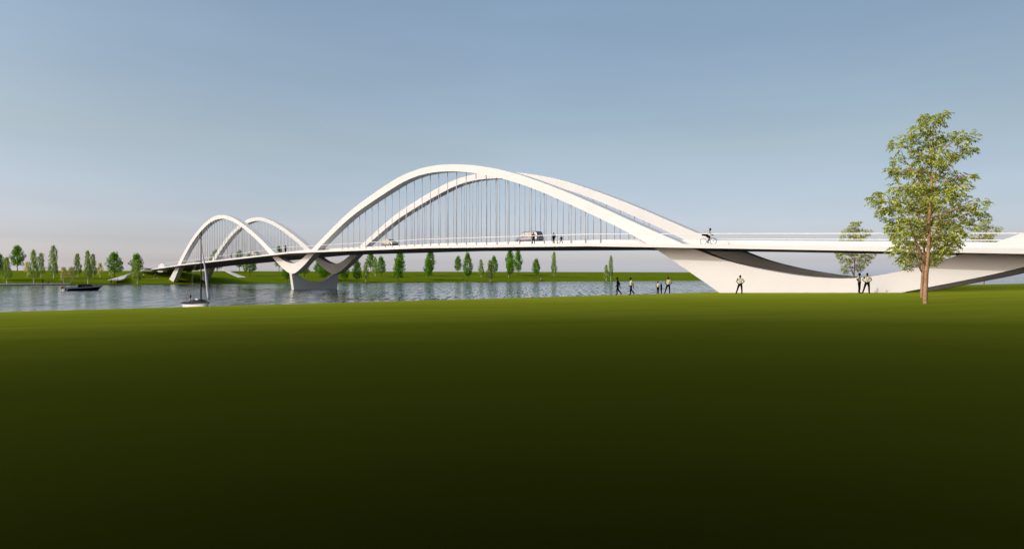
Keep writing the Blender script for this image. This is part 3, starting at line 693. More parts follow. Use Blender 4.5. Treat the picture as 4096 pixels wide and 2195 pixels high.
def make_person(pose, shirt, hair_long=False, head_yaw=0.0, trousers='black_cloth', sleeve=.75):
    J = {k: Vector(v) for k, v in {**BASE, **pose}.items()}; names = list(J)
    me = bpy.data.meshes.new('skeleton'); me.from_pydata([J[k] for k in names], [(names.index(a), names.index(b)) for a, b in BONES], [])
    ob = bpy.data.objects.new('skeleton', me); C.objects.link(ob)
    sk = ob.modifiers.new('skin', 'SKIN'); sb = ob.modifiers.new('sub', 'SUBSURF'); sb.levels = sb.render_levels = 1
    for i, k in enumerate(names):
        sv = me.skin_vertices[0].data[i]; sv.radius = (RADS[k], RADS[k]); sv.use_root = (k == 'pel')
    dg = bpy.context.evaluated_depsgraph_get(); dg.update()
    m2 = bpy.data.meshes.new_from_object(ob.evaluated_get(dg))
    bpy.data.objects.remove(ob)
    mb = MB(); mb.v = [tuple(v.co) for v in m2.vertices]; mb.f = [tuple(q.vertices) for q in m2.polygons]
    nbody = len(mb.f); nrm = [v.normal.copy() for v in m2.vertices]
    lab = []
    for q in m2.polygons:
        c = q.center; b = min(BONES, key=lambda e: seg_d(c, J[e[0]], J[e[1]])[0] - .25 * (RADS[e[0]] + RADS[e[1]])); s = seg_d(c, J[b[0]], J[b[1]])[1]
        b = b[0] + b[1]
        if b in ('pelspi',): lab.append('shirt' if s > .35 else 'trousers')
        elif b in ('spiche', 'cheshL', 'cheshR'): lab.append('shirt')
        elif b == 'chenek': lab.append('shirt' if c.z < J['nek'].z + .012 else 'body')
        elif b in ('shLelL', 'shRelR'): lab.append('shirt' if s < sleeve else 'body')
        elif b in ('elLwrL', 'elRwrR'): lab.append('shirt' if sleeve > 1 else 'body')
        elif b[:3] in ('pel', 'hiL', 'hiR', 'knL', 'knR'): lab.append('trousers')
        elif b[:3] == 'anL': lab.append('shoe')
        elif b[:3] == 'anR': lab.append('shoe_')
        else: lab.append('body')
    # hands: palm, four unequal fingers, thumb
    for s_, el, wr in ((1, 'elL', 'wrL'), (-1, 'elR', 'wrR')):
        d = (J[wr] - J[el]).normalized(); sd = d.cross(Vector((0, s_, 0)) if abs(d.y) < .8 else Vector((1, 0, 0))).normalized(); nn = d.cross(sd).normalized()
        w = J[wr]
        mb.tube([w - d * .02, w + d * .03, w + d * .085], [.03, .036, .032], 8)
        for i, (o_, ln) in enumerate(((-.026, .068), (-.009, .08), (.009, .075), (.026, .06))):
            b0 = w + d * .08 + sd * o_
            mb.tube([b0, b0 + d * ln * .5 + nn * .008, b0 + d * ln * .9 + nn * .03], [.009, .0085, .007], 5)
        b0 = w + d * .03 - sd * .03
        mb.tube([b0, b0 + d * .03 - sd * .025, b0 + d * .065 - sd * .03 + nn * .012], [.011, .010, .008], 5)
    # head with jaw, nose, brow, ears
    hc = J['hed'] + Vector((.012, 0, .075)); cy_, sy_ = math.cos(head_yaw), math.sin(head_yaw)
    def HP(x, y, z): return hc + Vector((x * cy_ - y * sy_, x * sy_ + y * cy_, z))
    rows, hrows = [], []
    for i in range(1, 12):
        th = math.pi * i / 12; z = -math.cos(th) * .132; r = math.sin(th); row, hr = [], []
        for j in range(16):
            a = 2 * math.pi * j / 16; x = math.cos(a) * r * .108; y = math.sin(a) * r * .086
            if z < -.03: x = x * .92 + .012; y *= 1 + (z + .03) * 2.2
            if j == 0 and -.045 < z < .01: x += .022 if z < -.01 else .012
            if j in (1, 15) and -.02 < z < .03: x -= .006
            if j == 0 and -.085 < z < -.05: x += .004
            row.append(HP(x, y, z))
            k = 1.10 if (z > .045 or (x < .01 and z > (-.16 if hair_long else -.045))) else .93
            hr.append(HP(x * k - .004, y * k, z * (1.08 if z > 0 else 1) + .004))
        rows.append(row); hrows.append(hr)
    mb.grid(rows, True, True)
    for s_ in (1, -1): mb.ellip(HP(-.008, s_ * .078, -.008), (.018, .009, .03), 6, 5)
    root = bpy.data.objects.new('person', None); C.objects.link(root); root.empty_display_size = .2; root['category'] = 'person'
    mb.build('body', M['skin'], root, True)
    for part_, m, off in (('shirt', shirt, .014), ('trousers', trousers, .014), ('shoe', 'hair', .008), ('shoe_', 'hair', .008)):
        fs = [mb.f[i] for i in range(nbody) if lab[i] == part_]
        ids = sorted({i for f_ in fs for i in f_}); mp = {a: b for b, a in enumerate(ids)}
        g = MB(); g.add([Vector(mb.v[i]) + nrm[i] * off for i in ids], [tuple(mp[i] for i in f_) for f_ in fs])
        g.build(part_.rstrip('_'), M[m], root, True)
    MB().grid(hrows, True, True).build('hair', M['hair'], root, True)
    root['h'] = 1.81
    return root
POSES = {
 'hips_apart': dict(elL=(-.10, .37, 1.20), wrL=(.06, .20, 1.03), elR=(-.10, -.37, 1.20), wrR=(.06, -.20, 1.03), knL=(.02, .14, .49), anL=(-.02, .15, .08), toL=(.15, .18, .035), knR=(.04, -.23, .50), anR=(.03, -.36, .08), toR=(.18, -.43, .035), hiR=(0, -.11, .90)),
 'hips_close': dict(elL=(-.12, .35, 1.21), wrL=(.06, .20, 1.02), elR=(-.12, -.35, 1.21), wrR=(.06, -.20, 1.02), knL=(.02, .09, .5), knR=(.02, -.09, .5), anL=(-.02, .09, .08), anR=(-.02, -.09, .08), toL=(.16, .11, .035), toR=(.16, -.11, .035)),
 'walk': dict(spi=(.0, 0, 1.15), che=(.01, 0, 1.34), nek=(.02, 0, 1.49), hed=(.04, 0, 1.6), elL=(-.14, .24, 1.15), wrL=(-.16, .25, .88), elR=(-.05, -.24, 1.14), wrR=(.10, -.23, .92),
              knL=(.10, .10, .51), anL=(.08, .10, .08), toL=(.26, .11, .04), knR=(-.08, -.09, .50), anR=(-.38, -.09, .17), toR=(-.30, -.09, .04)),
 'stride': dict(elL=(.12, .22, 1.16), wrL=(.26, .20, .96), elR=(-.16, -.24, 1.16), wrR=(-.24, -.25, .92), knL=(.20, .10, .51), anL=(.36, .10, .09), toL=(.52, .10, .06), knR=(-.12, -.10, .50), anR=(-.38, -.10, .13), toR=(-.27, -.10, .03)),
 'stand': dict(elL=(.0, .27, 1.15), wrL=(.16, .16, 1.00), elR=(-.02, -.27, 1.15), wrR=(.04, -.27, .89), knL=(.02, .13, .5), anL=(-.02, .16, .08), toL=(.14, .2, .035), knR=(.02, -.13, .5), anR=(-.02, -.16, .08), toR=(.14, -.2, .035)),
 'lean': dict(spi=(-.03, 0, 1.14), che=(-.06, 0, 1.33), nek=(-.04, 0, 1.49), hed=(.0, 0, 1.6), shL=(-.06, .185, 1.43), shR=(-.06, -.185, 1.43), elL=(-.14, .26, 1.16), wrL=(.02, .22, .95), elR=(-.14, -.26, 1.16), wrR=(.02, -.22, .95), hiL=(.03, .095, .9), knL=(.10, .10, .5), anL=(-.10, .11, .08), toL=(.08, .12, .035), hiR=(.03, -.095, .9), knR=(.12, -.10, .5), anR=(-.05, -.11, .08), toR=(.13, -.12, .035)),
 'raise': dict(elL=(.10, .26, 1.62), wrL=(.16, .22, 1.90), elR=(-.04, -.25, 1.15), wrR=(.04, -.22, .90), knL=(.02, .09, .5), knR=(.0, -.10, .5), anL=(-.02, .10, .08), anR=(-.04, -.12, .08), toL=(.15, .12, .035), toR=(.13, -.14, .035)),
 'ride': dict(pel=(-.22, 0, 1.00), spi=(-.12, 0, 1.16), che=(.03, 0, 1.31), nek=(.13, 0, 1.43), hed=(.20, 0, 1.53), shL=(.08, .18, 1.36), shR=(.08, -.18, 1.36), elL=(.22, .26, 1.14), wrL=(.40, .24, 1.02), elR=(.24, -.26, 1.14), wrR=(.40, -.24, 1.02),
              hiL=(-.18, .10, .95), knL=(.10, .11, .62), anL=(-.10, .12, .23), toL=(.06, .13, .17), hiR=(-.16, -.10, .96), knR=(.22, -.11, .86), anR=(.06, -.12, .47), toR=(.21, -.13, .43)),
}
pp = {}
def person(pose, shirt, **kw):
    key = (pose, shirt, tuple(sorted(kw.items())))
    if key not in pp: pp[key] = make_person(POSES[pose], shirt, **kw); return pp[key]
    return copy_tree(pp[key])
def place(pose, shirt, loc, h, face, label, group=None, **kw):
    o = person(pose, shirt, **kw); o.location = loc; s = h / 1.81; o.scale = (s, s, s); o.rotation_euler = (0, 0, face)
    o['label'] = label; o['category'] = 'person'
    if group: o['group'] = group
    elif 'group' in o: del o['group']
    if 'h' in o: del o['h']
    return o
LEFT, RIGHT, TOCAM, AWAY = math.pi, 0, -math.pi / 2, math.pi / 2
def near_person(pose, shirt, px, top, foot, face, label, **kw):
    p = near_hit(px, foot); place(pose, shirt, p, (foot - top) / F * p.y, face, label, 'people on the near bank', **kw)
near_person('walk', 'black_cloth', 2471, 1108, 1180.5, LEFT, 'person in black walking left along the grass edge', sleeve=1.5)
near_person('walk', 'print_cloth', 2524, 1109, 1180.5, LEFT + .12, 'person in patterned shirt and black trousers walking left on the grass', head_yaw=-.1)
near_person('hips_close', 'print_cloth', 2632, 1124, 1175.8, -2.2, 'child in patterned shirt standing left of the child with raised arm')
near_person('raise', 'black_cloth', 2645.5, 1134, 1175, -2.9, 'small child in black with one arm raised straight up', sleeve=1.5)
near_person('hips_apart', 'print_cloth', 2673, 1107, 1174.6, -2.0, 'man in patterned shirt, hands on hips, right of the two children', head_yaw=-.5)
near_person('hips_apart', 'print_cloth', 2961, 1100, 1175.6, -2.0, 'man in patterned shirt standing alone before the white abutment', head_yaw=-.5)
near_person('hips_close', 'print_cloth', 3437, 1091.5, 1172.7, -.75, 'left man of the chatting pair, legs together, patterned shirt', head_yaw=.3)
near_person('hips_apart', 'print_cloth', 3469, 1091.5, 1172.9, -1.9, 'right man of the chatting pair, one leg out, patterned shirt', head_yaw=-.4)
def deck_person(pose, shirt, px, top, u, face, label, h=None, **kw):
    t = t_at(px, u); z = dk(t); P_ = B(t, u, z)
    hh = (CY - top) / F * P_[1] - z if h is None else h
    return place(pose, shirt, P_, hh, face, label, 'people on the bridge deck', **kw)
ALONG = math.atan2(-CP, SP)     # towards the near bank
deck_person('stand', 'black_cloth', 2134, 928.5, .9, -1.5, 'person in black standing at the handrail in front of the silver van', sleeve=1.5)
deck_person('lean', 'black_cloth', 2215, 930, .9, ALONG + 2.7, 'person in black strolling on the deck ahead of a child', sleeve=1.5)
deck_person('stride', 'black_cloth', 2245, 941.5, .9, ALONG + math.pi, 'child in black striding along the deck behind an adult', sleeve=1.5)
deck_person('stride', 'black_cloth', 1115, 984, .8, ALONG + math.pi, 'person in black striding left on the deck near the river pier', sleeve=1.5)
deck_person('stand', 'grey_cloth', 1140, 981.5, 1.5, ALONG + .9, 'person in pale shirt, partly hidden behind a companion on the deck')
deck_person('hips_close', 'black_cloth', 1143, 981, .7, ALONG + 3.4, 'person in black with elbow out beside a companion on the deck', sleeve=1.5)
deck_person('stand', 'grey_cloth', 1205, 993.5, 15.8, TOCAM, 'person in grey on the far footway, only head and shoulders showing', h=1.75)
def far_person(pose, shirt, px, foot, face, label, h=1.72, **kw):
    p = far_hit(px, foot); place(pose, shirt, p, h, face, label, 'people on the far bank', **kw)
far_person('hips_close', 'black_cloth', 171, 1135.8, -2, 'person in black by the grey path, hands on hips', sleeve=1.5)
far_person('hips_close', 'print_cloth', 193, 1135.8, -2.5, 'person in pale shirt by the grey path right of one in black')
far_person('hips_apart', 'print_cloth', 445, 1133, -1.9, 'person in pale shirt below the broad stone steps')
far_person('raise', 'black_cloth', 471, 1133, -1.7, 'person in black waving below the broad stone steps', sleeve=1.5)
far_person('hips_apart', 'print_cloth', 575, 1111.5, -1.9, 'person in pale shirt standing on the slope near the far cyclist')
far_person('hips_apart', 'grey_cloth', 1854, 1123, -1.9, 'person in grey alone beside the tall leafy waterline tree')
far_person('hips_apart', 'print_cloth', 2162, 1126, -1.9, 'left person of the tiny pair at the far waterline')
far_person('hips_close', 'grey_cloth', 2170.5, 1123.5, -1.9, 'right person of the tiny pair at the far waterline')

# ------------------------------------------------------------------ bicycles with riders and bags
def torus(mb, c, r, rr, n=28, m=6):
    rows = []
    for i in range(n + 1):
        a = 2 * math.pi * i / n
        rows.append([(c[0] + (r + rr * math.cos(2 * math.pi * j / m)) * math.cos(a), c[1] + rr * math.sin(2 * math.pi * j / m), c[2] + (r + rr * math.cos(2 * math.pi * j / m)) * math.sin(a)) for j in range(m)])
    return mb.grid(rows, True)
def make_bike():
    t = thing('bicycle', 'bicycle', 'bicycle')
    ra, fa, bb, st, hd, sd = Vector((-.52, 0, .345)), Vector((.53, 0, .345)), Vector((-.07, 0, .29)), Vector((-.21, 0, .86)), Vector((.36, 0, .88)), Vector((-.22, 0, .93))
    mb = MB(); ht = Vector((.40, 0, .74)); lug = Vector((-.16, 0, .72))
    for a, b, r in ((bb, st, .016), (bb, ht, .018), (lug, ht, .016)): mb.tube([a, b], r, 8)
    for s in (1, -1):
        o = Vector((0, s * .05, 0)); mb.tube([bb + o * .5, ra + o], .010, 6); mb.tube([lug + o * .3, ra + o], .009, 6)
    mb.tube([st, sd - Vector((0, 0, .02))], .013, 6)
    mb.build('frame', M['cream'], t, True)
    fk = MB().tube([Vector((.35, 0, .92)), ht], .017, 8)
    for s in (1, -1): fk.tube([ht + Vector((0, s * .04, -.02)), Vector((.45, s * .05, .6)), fa + Vector((0, s * .05, 0))], .011, 6)
    fk.build('fork', M['cream'], t, True)
    MB().tube([(.42, .28, 1.0), (.40, .16, 1.0), (.36, .04, .96), (.36, -.04, .96), (.40, -.16, 1.0), (.42, -.28, 1.0)], .013, 8).build('handlebar', M['chrome'], t, True)
    MB().grid([[(-.22 + x, y * w, .94 + z) for (y, z) in ((-.5, -.02), (-.3, .012), (.3, .012), (.5, -.02), (0, -.035))] for x, w in ((-.13, .16), (-.06, .17), (.03, .09), (.14, .05))], True, True).build('saddle', M['trim'], t, True)
    for c in (ra, fa):
        w = torus(MB(), c, .333, .023).build('wheel', M['rubber'], t, True)
        rm = torus(MB(), c, .312, .009)
        for k in range(18):
            a = 2 * math.pi * k / 18; rm.tube([c + Vector((0, .02 * (-1) ** k, 0)), c + Vector((math.cos(a) * .31, 0, math.sin(a) * .31))], .0018, 4)
        rm.tube([c - Vector((0, .045, 0)), c + Vector((0, .045, 0))], .02, 8)
        rm.build('rim', M['chrome'], w, True)
    ck = MB(); torus(ck, (bb.x, -.045, bb.z), .085, .008, 18, 5)
    ck.tube([bb - Vector((0, .07, 0)), bb + Vector((0, .07, 0))], .02, 6)
    ck.tube([bb + Vector((0, .07, 0)), bb + Vector((-.02, .08, -.165))], .012, 5); ck.tube([bb + Vector((0, -.07, 0)), bb + Vector((.02, -.08, .165))], .012, 5)
    ck.box((bb.x - .02, .13, bb.z - .165), (.09, .08, .02)); ck.box((bb.x + .02, -.13, bb.z + .165), (.09, .08, .02))
    ck.build('crankset', M['trim'], t)
    return t
bike0 = make_bike()
def make_bag():
    t = thing('messenger_bag', 'bag', 'bag')
    MB().box((0, 0, .13), (.44, .14, .26), 0, .03).build('pouch', M['black_cloth'], t)
    MB().box((.0, .083, .19), (.45, .02, .16), 0, .008).build('flap', M['black_cloth'], t)
    MB().tube([(-.18, 0, .26), (.0, .0, .37), (.22, .03, .50), (.44, .03, .55)], .011, 5).build('strap', M['black_cloth'], t)
    return t
bag0 = make_bag()
nride = 0
def cyclist(loc, face, shirt, lr, lb, lg, sc=1, group=None):
    global nride
    b = bike0 if nride == 0 else copy_tree(bike0); g = bag0 if nride == 0 else copy_tree(bag0); nride += 1
    b.location = loc; b.rotation_euler = (0, 0, face); b.scale = (sc,) * 3; b['label'] = lb; b['group'] = 'bicycles with riders'
    place('ride', shirt, loc, 1.81 * sc, face, lr, 'people riding bicycles')
    off = Vector((-.40, -.16, .93)) * sc; ca, sa = math.cos(face), math.sin(face)
    g.location = Vector(loc) + Vector((off.x * ca - off.y * sa, off.x * sa + off.y * ca, off.z)); g.rotation_euler = (0, .06, face); g.scale = (sc,) * 3; g['label'] = lg; g['group'] = 'shoulder bags of riders'
cyc_u = 1.25
t = t_at(2833, cyc_u); cyclist(B(t, cyc_u, dk(t)), ALONG + .25, 'print_cloth', 'cyclist in patterned shirt leaning on the bars, right end of the bridge', 'cream bicycle ridden on the right end of the bridge deck', 'black shoulder bag carried by the large cyclist on the bridge', .98)
t = t_at(925, 1.2); cyclist(B(t, 1.2, dk(t)), ALONG, 'grey_cloth', 'tiny cyclist under the far arch hangers on the bridge', 'tiny bicycle on the deck under the far arch', 'dark bag on the tiny cyclist under the far arch', .95)
p = far_hit(621, 1110.5); cyclist(p, 0, 'print_cloth', 'cyclist riding across the grass bank below the bridge end', 'bicycle on the grass bank below the bridge end', 'dark bag of the cyclist on the grass bank', 1.0)

# ------------------------------------------------------------------ cars
def make_car(name, label, cat, paint, L, Wd, H, st, group, loc, rz, van=False):
    """st: stations (x/L, belt z/H, top z/H, half width at belt, half width at top) from the tail (0) to the nose (1)"""
    t = thing(name, label, cat, loc, rz, group)
    k = np.array([s[0] for s in st]); q = np.linspace(0, 1, 33)
    cols = [np.interp(q, k, [s[i] for s in st]) for i in (1, 2, 3, 4)]
    zb = .17
    lower, green = [], []
    for i, s in enumerate(q):
        x = (s - .5) * L; be, to, wb, wt = (c[i] for c in cols); be *= H; to *= H; wb *= Wd; wt *= Wd
        em = .06 * (1 if i in (0, len(q) - 1) else 0)
        zlo = zb + .06 * max(0, abs(s - .5) * 2 - .85) / .15
        ring = [(wb * .86, zlo), (wb * .98, zlo + .12), (wb, .5 * (zlo + be)), (wb * .97, be - .03), (wb * .93, be)]
        full = [(x, -y, z) for y, z in ring] + [(x, y, z) for y, z in reversed(ring)]
        lower.append(full)
        if to > be + .03: green.append((x, be, to, wb * .93, wt))
    MB().grid(lower, True, True).build('body', M[paint], t, True)
    g = MB(); rows = []
    for (x, be, to, wb, wt) in green:
        rows.append([(x, -wb, be - .02), (x, -(wb * .45 + wt * .55), be + (to - be) * .6), (x, -wt, to - .04), (x, -wt * .8, to), (x, wt * .8, to), (x, wt, to - .04), (x, wb * .45 + wt * .55, be + (to - be) * .6), (x, wb, be - .02)])
    g.grid(rows, False); g.f.append(tuple(range(7, -1, -1))); n = len(g.v); g.f.append(tuple(range(n - 8, n)))
    fix_normals(g.build('cabin', M[paint], t, True))
    # glass sheets standing a few mm proud of the cabin
    def strip(name_, i0, i1, sides):
        for sgn in sides:
            r = []
            for i in range(i0, i1 + 1):
                x, be, to, wb, wt = green[i]
                lo, hi = be + .03 * (to - be) + .02, to - .12 * (to - be) - .03
                if hi < lo + .03: hi = lo + .03
                y0 = wb + (wt - wb) * (lo - be) / max(.05, to - be) + .012; y1 = wb + (wt - wb) * (hi - be) / max(.05, to - be) + .012
                r.append([(x, sgn * y0, lo), (x, sgn * y1, hi)])
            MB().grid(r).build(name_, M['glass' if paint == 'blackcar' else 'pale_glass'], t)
    ng = len(green)
    cuts = [.10, .40, .66, .90] if van else [.16, .50, .82]
    for a, b in zip(cuts[:-1], cuts[1:]):
        strip('side_window', int(ng * a) + 1, int(ng * b) - 0 if int(ng * b) > int(ng * a) + 1 else int(ng * a) + 2, (1, -1))
    for nm, seq in (('windscreen', list(range(ng - 1, int(ng * .62), -1))), ('rear_window', list(range(0, max(3, int(ng * .2)))))):
        r = []
        tops = [green[i] for i in seq]
        mx = max(c[2] for c in green)
        for (x, be, to, wb, wt) in tops:
            if to < mx - .02 or nm == 'rear_window': r.append([(x + (.012 if nm == 'windscreen' else -.012), -wt * .86, to + .006), (x + (.012 if nm == 'windscreen' else -.012), wt * .86, to + .006)])
        if len(r) > 1: MB().grid(r).build(nm, M['glass' if paint == 'blackcar' else 'grey_glass'], t)
    for xs in (-.30, .31):
        for s in (1, -1):
            y = s * (Wd / 2 - .10); x = xs * L; rw = .315
            w = MB()
            prof = [(.20, -.10), (rw - .02, -.105), (rw, -.07), (rw, .07), (rw - .02, .105), (.20, .10)]
            w.grid([[(x + r_ * math.cos(a), y + o_, rw + r_ * math.sin(a)) for (r_, o_) in prof] for a in np.linspace(0, 2 * math.pi, 21)])
            wo_ = w.build('wheel', M['rubber'], t, True)
            rm = MB(); rm.tube([(x, y + s * .06, rw), (x, y + s * .085, rw)], [.205, .20], 16)
            for kk in range(5):
                a = 2 * math.pi * kk / 5; rm.tube([(x, y + s * .09, rw), (x + .19 * math.cos(a), y + s * .095, rw + .19 * math.sin(a))], [.035, .022], 5)
            rm.build('rim', M['rim'], wo_)
            ar = MB(); ar.grid([[(x + r_ * math.cos(a), s * (Wd / 2 - .012 + o_), rw + r_ * math.sin(a)) for (r_, o_) in ((rw + .03, .012), (rw + .075, .018), (rw + .075, -.02))] for a in np.linspace(-.25, math.pi + .25, 15)])
            ar.build('wheel_arch', M['trim'], t)
    hb = st[-1][1] * H
    for s in (1, -1):
        MB().box((L * .478, s * Wd * .36, hb * .82), (.16, .34, .15), s * -.35, .04).build('headlight', M['lamp'], t)
        MB().box((-L * .488, s * Wd * .40, st[0][1] * H * .80), (.10, .20, .34 if van else .2), 0, .03).build('tail_light', M['tail'], t)
        MB().box((L * .17, s * (Wd * .5 + .06), st[len(st) // 2][1] * H + .06), (.10, .16, .11), 0, .03).build('mirror', M[paint], t)
    MB().box((L * .492, 0, .33), (.14, Wd * .82, .22), 0, .05).build('bumper', M['trim'], t)
    MB().box((-L * .492, 0, .36), (.14, Wd * .86, .24), 0, .05).build('bumper', M[paint], t)
    MB().box((-L * .505, 0, st[0][1] * H * .72), (.02, .42, .16)).build('number_plate', M['plate'], t)
    MB().box((L * .503, 0, hb * .66), (.03, Wd * .45, .14), 0, .01).build('grille', M['trim'], t)
    for xx in ((-.02, .20) if not van else (-.12, .12, .26)):
        for s in (1, -1): MB().box((xx * L, s * (Wd * .5 + .004), st[len(st) // 2][1] * H - .1), (.16, .02, .025), 0, .006).build('door_handle', M['chrome'], t)
    return t
HATCH = [(0, .55, .56, .42, .36), (.03, .62, .80, .46, .37), (.10, .63, .95, .49, .36), (.28, .63, 1.0, .5, .37), (.5, .63, .985, .5, .37), (.60, .63, .92, .5, .36), (.735, .62, .63, .5, .38), (.9, .54, .54, .48, .38), (.97, .46, .46, .44, .36), (1, .36, .36, .38, .34)]
SEDAN = [(0, .52, .52, .42, .36), (.03, .62, .62, .46, .37), (.17, .64, .65, .49, .36), (.28, .64, .92, .5, .35), (.40, .64, 1.0, .5, .36), (.54, .64, .98, .5, .36), (.70, .63, .64, .5, .38), (.9, .55, .55, .48, .38), (.97, .47, .47, .44, .36), (1, .36, .36, .38, .34)]
VAN = [(0, .52, .58, .46, .42), (.02, .55, .78, .48, .40), (.06, .55, .96, .49, .40), (.12, .55, .99, .5, .40), (.4, .55, 1.0, .5, .40), (.62, .54, .97, .5, .40), (.72, .53, .90, .5, .38), (.87, .51, .52, .49, .40), (.95, .43, .43, .47, .38), (1, .32, .32, .42, .36)]
def car_on(px, u, dz=.578): t = t_at(px, u); return B(t, u, dk(t) + dz)
make_car('hatchback_car', 'beige hatchback car driving towards the near bank on the bridge', 'car', 'beige', 4.0, 1.72, 1.50, HATCH, 'cars on the bridge', car_on(1560, 6.2), ALONG)
make_car('minivan', 'silver minivan seen from behind on the bridge beside a standing person', 'van', 'silver', 4.5, 1.78, 1.88, VAN, 'cars on the bridge', car_on(2117, 10.4), ALONG + math.pi + .12, True)
make_car('saloon_car', 'beige saloon car on the bridge just left of the river pier', 'car', 'beige', 4.4, 1.74, 1.45, SEDAN, 'cars on the bridge', car_on(1024, 6.2), ALONG)
make_car('hatchback_car', 'black car on the bridge behind the far arch hangers', 'car', 'blackcar', 4.4, 1.8, 1.62, HATCH, 'cars on the bridge', car_on(792, 10.4), ALONG + math.pi)

# ------------------------------------------------------------------ boats
def motorboat():
    Y = 134.0; x0 = (333 - CX) / F * Y
    t = thing('motorboat', 'black motor boat with white stripe and red flag on the river', 'boat', (x0, Y, WATER), rad(44), sc=.91)
    L = 7.9
    # stations: x, sheer z, beam half, keel half width at water
    S = [(-3.75, .42, 1.0, .85), (-3.2, .62, 1.12, .95), (-2, .68, 1.22, 1.0), (0, .78, 1.25, .95), (1.5, .88, 1.12, .75), (2.7, .96, .72, .38), (3.5, 1.03, .28, .12), (3.95, 1.08, .03, .01)]
    def rows(z0, z1, inset=0):
        out = []
        for (x, sh, bw, kw) in S:
            xx = x - (.95 * (1 - 1) if x < 3 else (1 - 1))
            ra = (x - 2.4) / 1.55 if x > 2.4 else 0
            b = lambda h: (x - max(0, ra) * .95 * (1 - h), kw + (bw - kw) * h)
            pts = []
            for h in (-.35, 0, .5, .82, 1.0):
                xq, yq = b(h); pts.append((xq, yq, sh * h))
            out.append([(p[0], -p[1], p[2]) for p in pts] + [(p[0], p[1], p[2]) for p in reversed(pts)])
        return out
    fix_normals(MB().grid(rows(0, 1), True, True).build('hull', M['black_gloss'], t, True))
    for s in (-1, 1):
        r = []
        for (x, sh, bw, kw) in S[1:]:
            r.append([(x - (.1 if x > 2.4 else 0), s * (bw * .965 + .025), sh * .86), (x, s * (bw + .03), sh + .015), (x, s * (bw - .06), sh + .02)])
        fix_normals(MB().grid(r).build('rub_rail', M['boat_white'], t))
    # white raked stern quarter and bathing platform
    q = MB()
    for s in (-1, 1):
        q.grid([[(-3.22, s * 1.15, .66), (-3.12, s * 1.16, .58)], [(-3.70, s * 1.04, .10), (-3.52, s * 1.06, .06)], [(-4.0, s * 1.0, .10), (-3.98, s * 1.0, -.05)]])
    q.box((-3.85, 0, .04), (.5, 1.95, .14), 0, .03)
    q.tube([(-4.02, -.98, .1), (-3.82, -.98, .55)], .05, 6); q.tube([(-4.02, .98, .1), (-3.82, .98, .55)], .05, 6)
    q.build('swim_platform', M['boat_white'], t)
    # deck and coaming
    fix_normals(MB().grid([[(x, -bw * .92, sh + .03), (x, -bw * .5, sh + .16), (x, bw * .5, sh + .16), (x, bw * .92, sh + .03)] for (x, sh, bw, kw) in S]).build('foredeck', M['black_gloss'], t, True))
    def prism(pts, hw0, hw1, name, m, zlo=None):
        z0 = min(p[1] for p in pts); z1 = max(p[1] for p in pts)
        w = lambda z: hw0 + (hw1 - hw0) * (z - z0) / (z1 - z0)
        a = [(x, -w(z), z) for x, z in pts]; b = [(x, w(z), z) for x, z in pts]
        mb = MB(); n = len(pts); mb.add(a + b, [tuple(range(n)), tuple(range(2 * n - 1, n - 1, -1))] + [(i, (i + 1) % n, n + (i + 1) % n, n + i) for i in range(n)])
        return fix_normals(mb.build(name, M[m], t))
    cab = prism([(-1.62, .72), (-1.38, 1.42), (-1.2, 1.58), (1.0, 1.60), (1.35, 1.52), (1.95, .98), (2.0, .85), (1.2, .75)], 1.02, .80, 'cabin', 'black_gloss')
    for s in (-1, 1):
        for a, b in ((-.72, -.42), (-.38, .08), (.12, .58), (.62, 1.02)):
            f = lambda x, z: (x, s * (1.02 + (.80 - 1.02) * (z - .72) / .88 + .012), z)
            top = lambda x: 1.46 if x > -.5 else 1.0 + .46 * (x + .78) / .3
            MB().add([f(a, .98), f(b, .98), f(b, 1.46), f(a, min(1.46, top(a)))], [(0, 1, 2, 3)]).build('cabin_window', M['boat_glass'], t)
        MB().add([f(1.08, .99), f(1.72, .99), f(1.30, 1.42), f(1.08, 1.46)], [(0, 1, 2, 3)]).build('cabin_window', M['boat_glass'], t)
        for k in range(3):
            xk = -1.50 + .12 * k; yk = s * (1.03)
            MB().tube([(xk, yk, .78), (xk + .13, s * .90, 1.36)], .028, 5).build('cabin_stripe', M['boat_white'], t)
        MB().tube([(.0, s * 1.0, .92), (.12, s * 1.02, 1.02), (1.0, s * .98, 1.06), (1.9, s * .8, 1.10), (2.9, s * .52, 1.22), (3.7, s * .1, 1.34)], .014, 5).build('grab_rail', M['chrome'], t)
    MB().add([(1.36, -.72, 1.50), (1.36, .72, 1.50), (1.97, .86, .99), (1.97, -.86, .99)], [(0, 1, 2, 3)]).build('windscreen', M['boat_glass'], t)
    an = MB().tube([(-.05, 0, 1.58), (-.55, 0, 2.05)], .02, 5); an.ellip((-.58, 0, 2.12), (.07, .07, .10), 8, 6); an.build('antenna', M['trim'], t, True)
    MB().tube([(-3.35, 0, .7), (-3.62, 0, 1.18)], .015, 5).build('flagstaff', M['chrome'], t)
    fl = MB().grid([[(-3.55 - .9 * s, .05 * math.sin(s * 7) + .0, 1.12 - .20 * s - .38 * v + .03 * math.sin(s * 5)) for v in (0, .5, 1)] for s in np.linspace(0, 1, 9)])
    fo = fl.build('flag', M['flag_red'], t, True)
    MB().grid([[(-3.55 - .9 * s, .05 * math.sin(s * 7) - .008, 1.12 - .20 * s - .38 * v + .03 * math.sin(s * 5)) for v in (.02, .5)] for s in np.linspace(.02, .45, 5)]).build('canton', M['flag_blue'], fo, True)
motorboat()
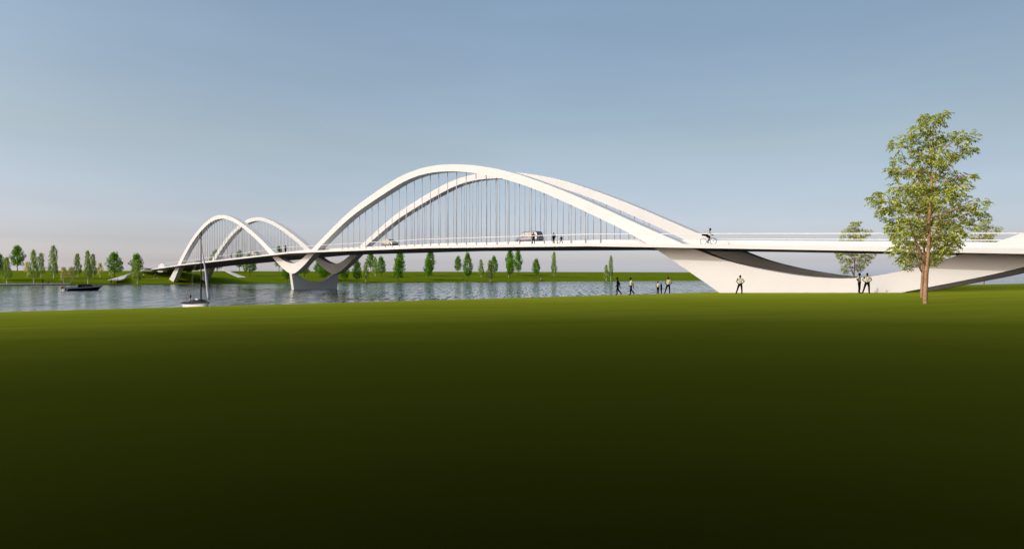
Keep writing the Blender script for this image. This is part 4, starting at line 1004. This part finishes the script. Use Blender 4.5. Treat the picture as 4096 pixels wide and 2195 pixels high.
def sailboat():
    Y = 62.5; xs = (830 - CX) / F * Y           # stem
    th = rad(-36)                                # heading: to the right and towards the near bank
    Lh = 4.1
    hx, hy = math.cos(th), math.sin(th)
    t = thing('sailboat', 'white hulled sailing boat with black deck and tall bare black mast', 'boat', (xs - hx * Lh / 2, Y - hy * Lh / 2, WATER), th)
    S = [(-2.1, .56, .70, .56), (-1.1, .54, .80, .70), (0, .56, .82, .72), (.9, .61, .70, .52), (1.6, .66, .42, .25), (2.1, .73, .04, .02)]
    rows = []
    for (x, sh, bw, kw) in S:
        r = []
        for h in (-.4, 0, .55, .85, 1):
            xq = x - (.28 * (1 - h) if x > 2 else (-.12 * (1 - h) if x < -2 else 0)); r.append((xq, kw + (bw - kw) * max(0, h), sh * h))
        rows.append([(p[0], -p[1], p[2]) for p in r] + [(p[0], p[1], p[2]) for p in reversed(r)])
    fix_normals(MB().grid(rows, True, True).build('hull', M['boat_white'], t, True))
    fix_normals(MB().grid([[(x, -bw - .02, sh - .09), (x, -bw - .015, sh + .03), (x, -bw * .6, sh + .10), (x, bw * .6, sh + .10), (x, bw + .015, sh + .03), (x, bw + .02, sh - .09)] for (x, sh, bw, kw) in S]).build('deck', M['black_gloss'], t, True))
    fix_normals(MB().grid([[(x, -w, .58), (x, -w * .8, h), (x, w * .8, h), (x, w, .58)] for x, w, h in ((-1.2, .5, .62), (-.7, .52, .86), (.4, .5, .97), (1.05, .42, .92), (1.6, .24, .72))], False, False).build('cabin', M['black_gloss'], t, True))
    MB().box((.55, -.36, .98), (.55, .10, .12), 0, .03).build('cabin_window', M['boat_white'], t)
    ztop = (CY - 925) / F * Y - WATER
    mx = .72
    MB().tube([(mx, 0, .7), (mx, 0, 3), (mx, 0, ztop)], [.068, .065, .05], 8).build('mast', M['black_gloss'], t, True)
    MB().box((mx, 0, 2.0), (.10, .16, .08)).build('mast_winch', M['black_gloss'], t)
    fs = [(mx + .03, 0, ztop - .9), (mx + .30, 0, ztop - 2.2), (mx + .95, 0, 3.9), (mx + 1.50, 0, 1.35), (mx + 1.58, 0, .95)]
    MB().tube(fs, [.012, .04, .10, .15, .10], 8).build('furled_sail', M['sail_grey'], t, True)
    for s in (-1, 1):
        MB().tube([(mx, 0, ztop - .6), (mx - .25, s * .75, 3.1), (mx - .2, s * .88, .68)], .006, 4).build('shroud', M['steel'], t)
    MB().tube([(mx, 0, ztop - .1), (-2.3, 0, .7)], .005, 4).build('backstay', M['steel'], t)
    st_ = MB().tube([(-1.9, .1, .65), (-1.95, .1, 1.45)], .014, 5).build('flagstaff', M['chrome'], t)
    MB().grid([[(-1.96 - .05 * v, .1 + .20 * s, 1.42 - .34 * v - .1 * s) for v in (0, 1)] for s in (0, .35, .7, 1)]).build('flag', M['flag_red'], t)
sailboat()
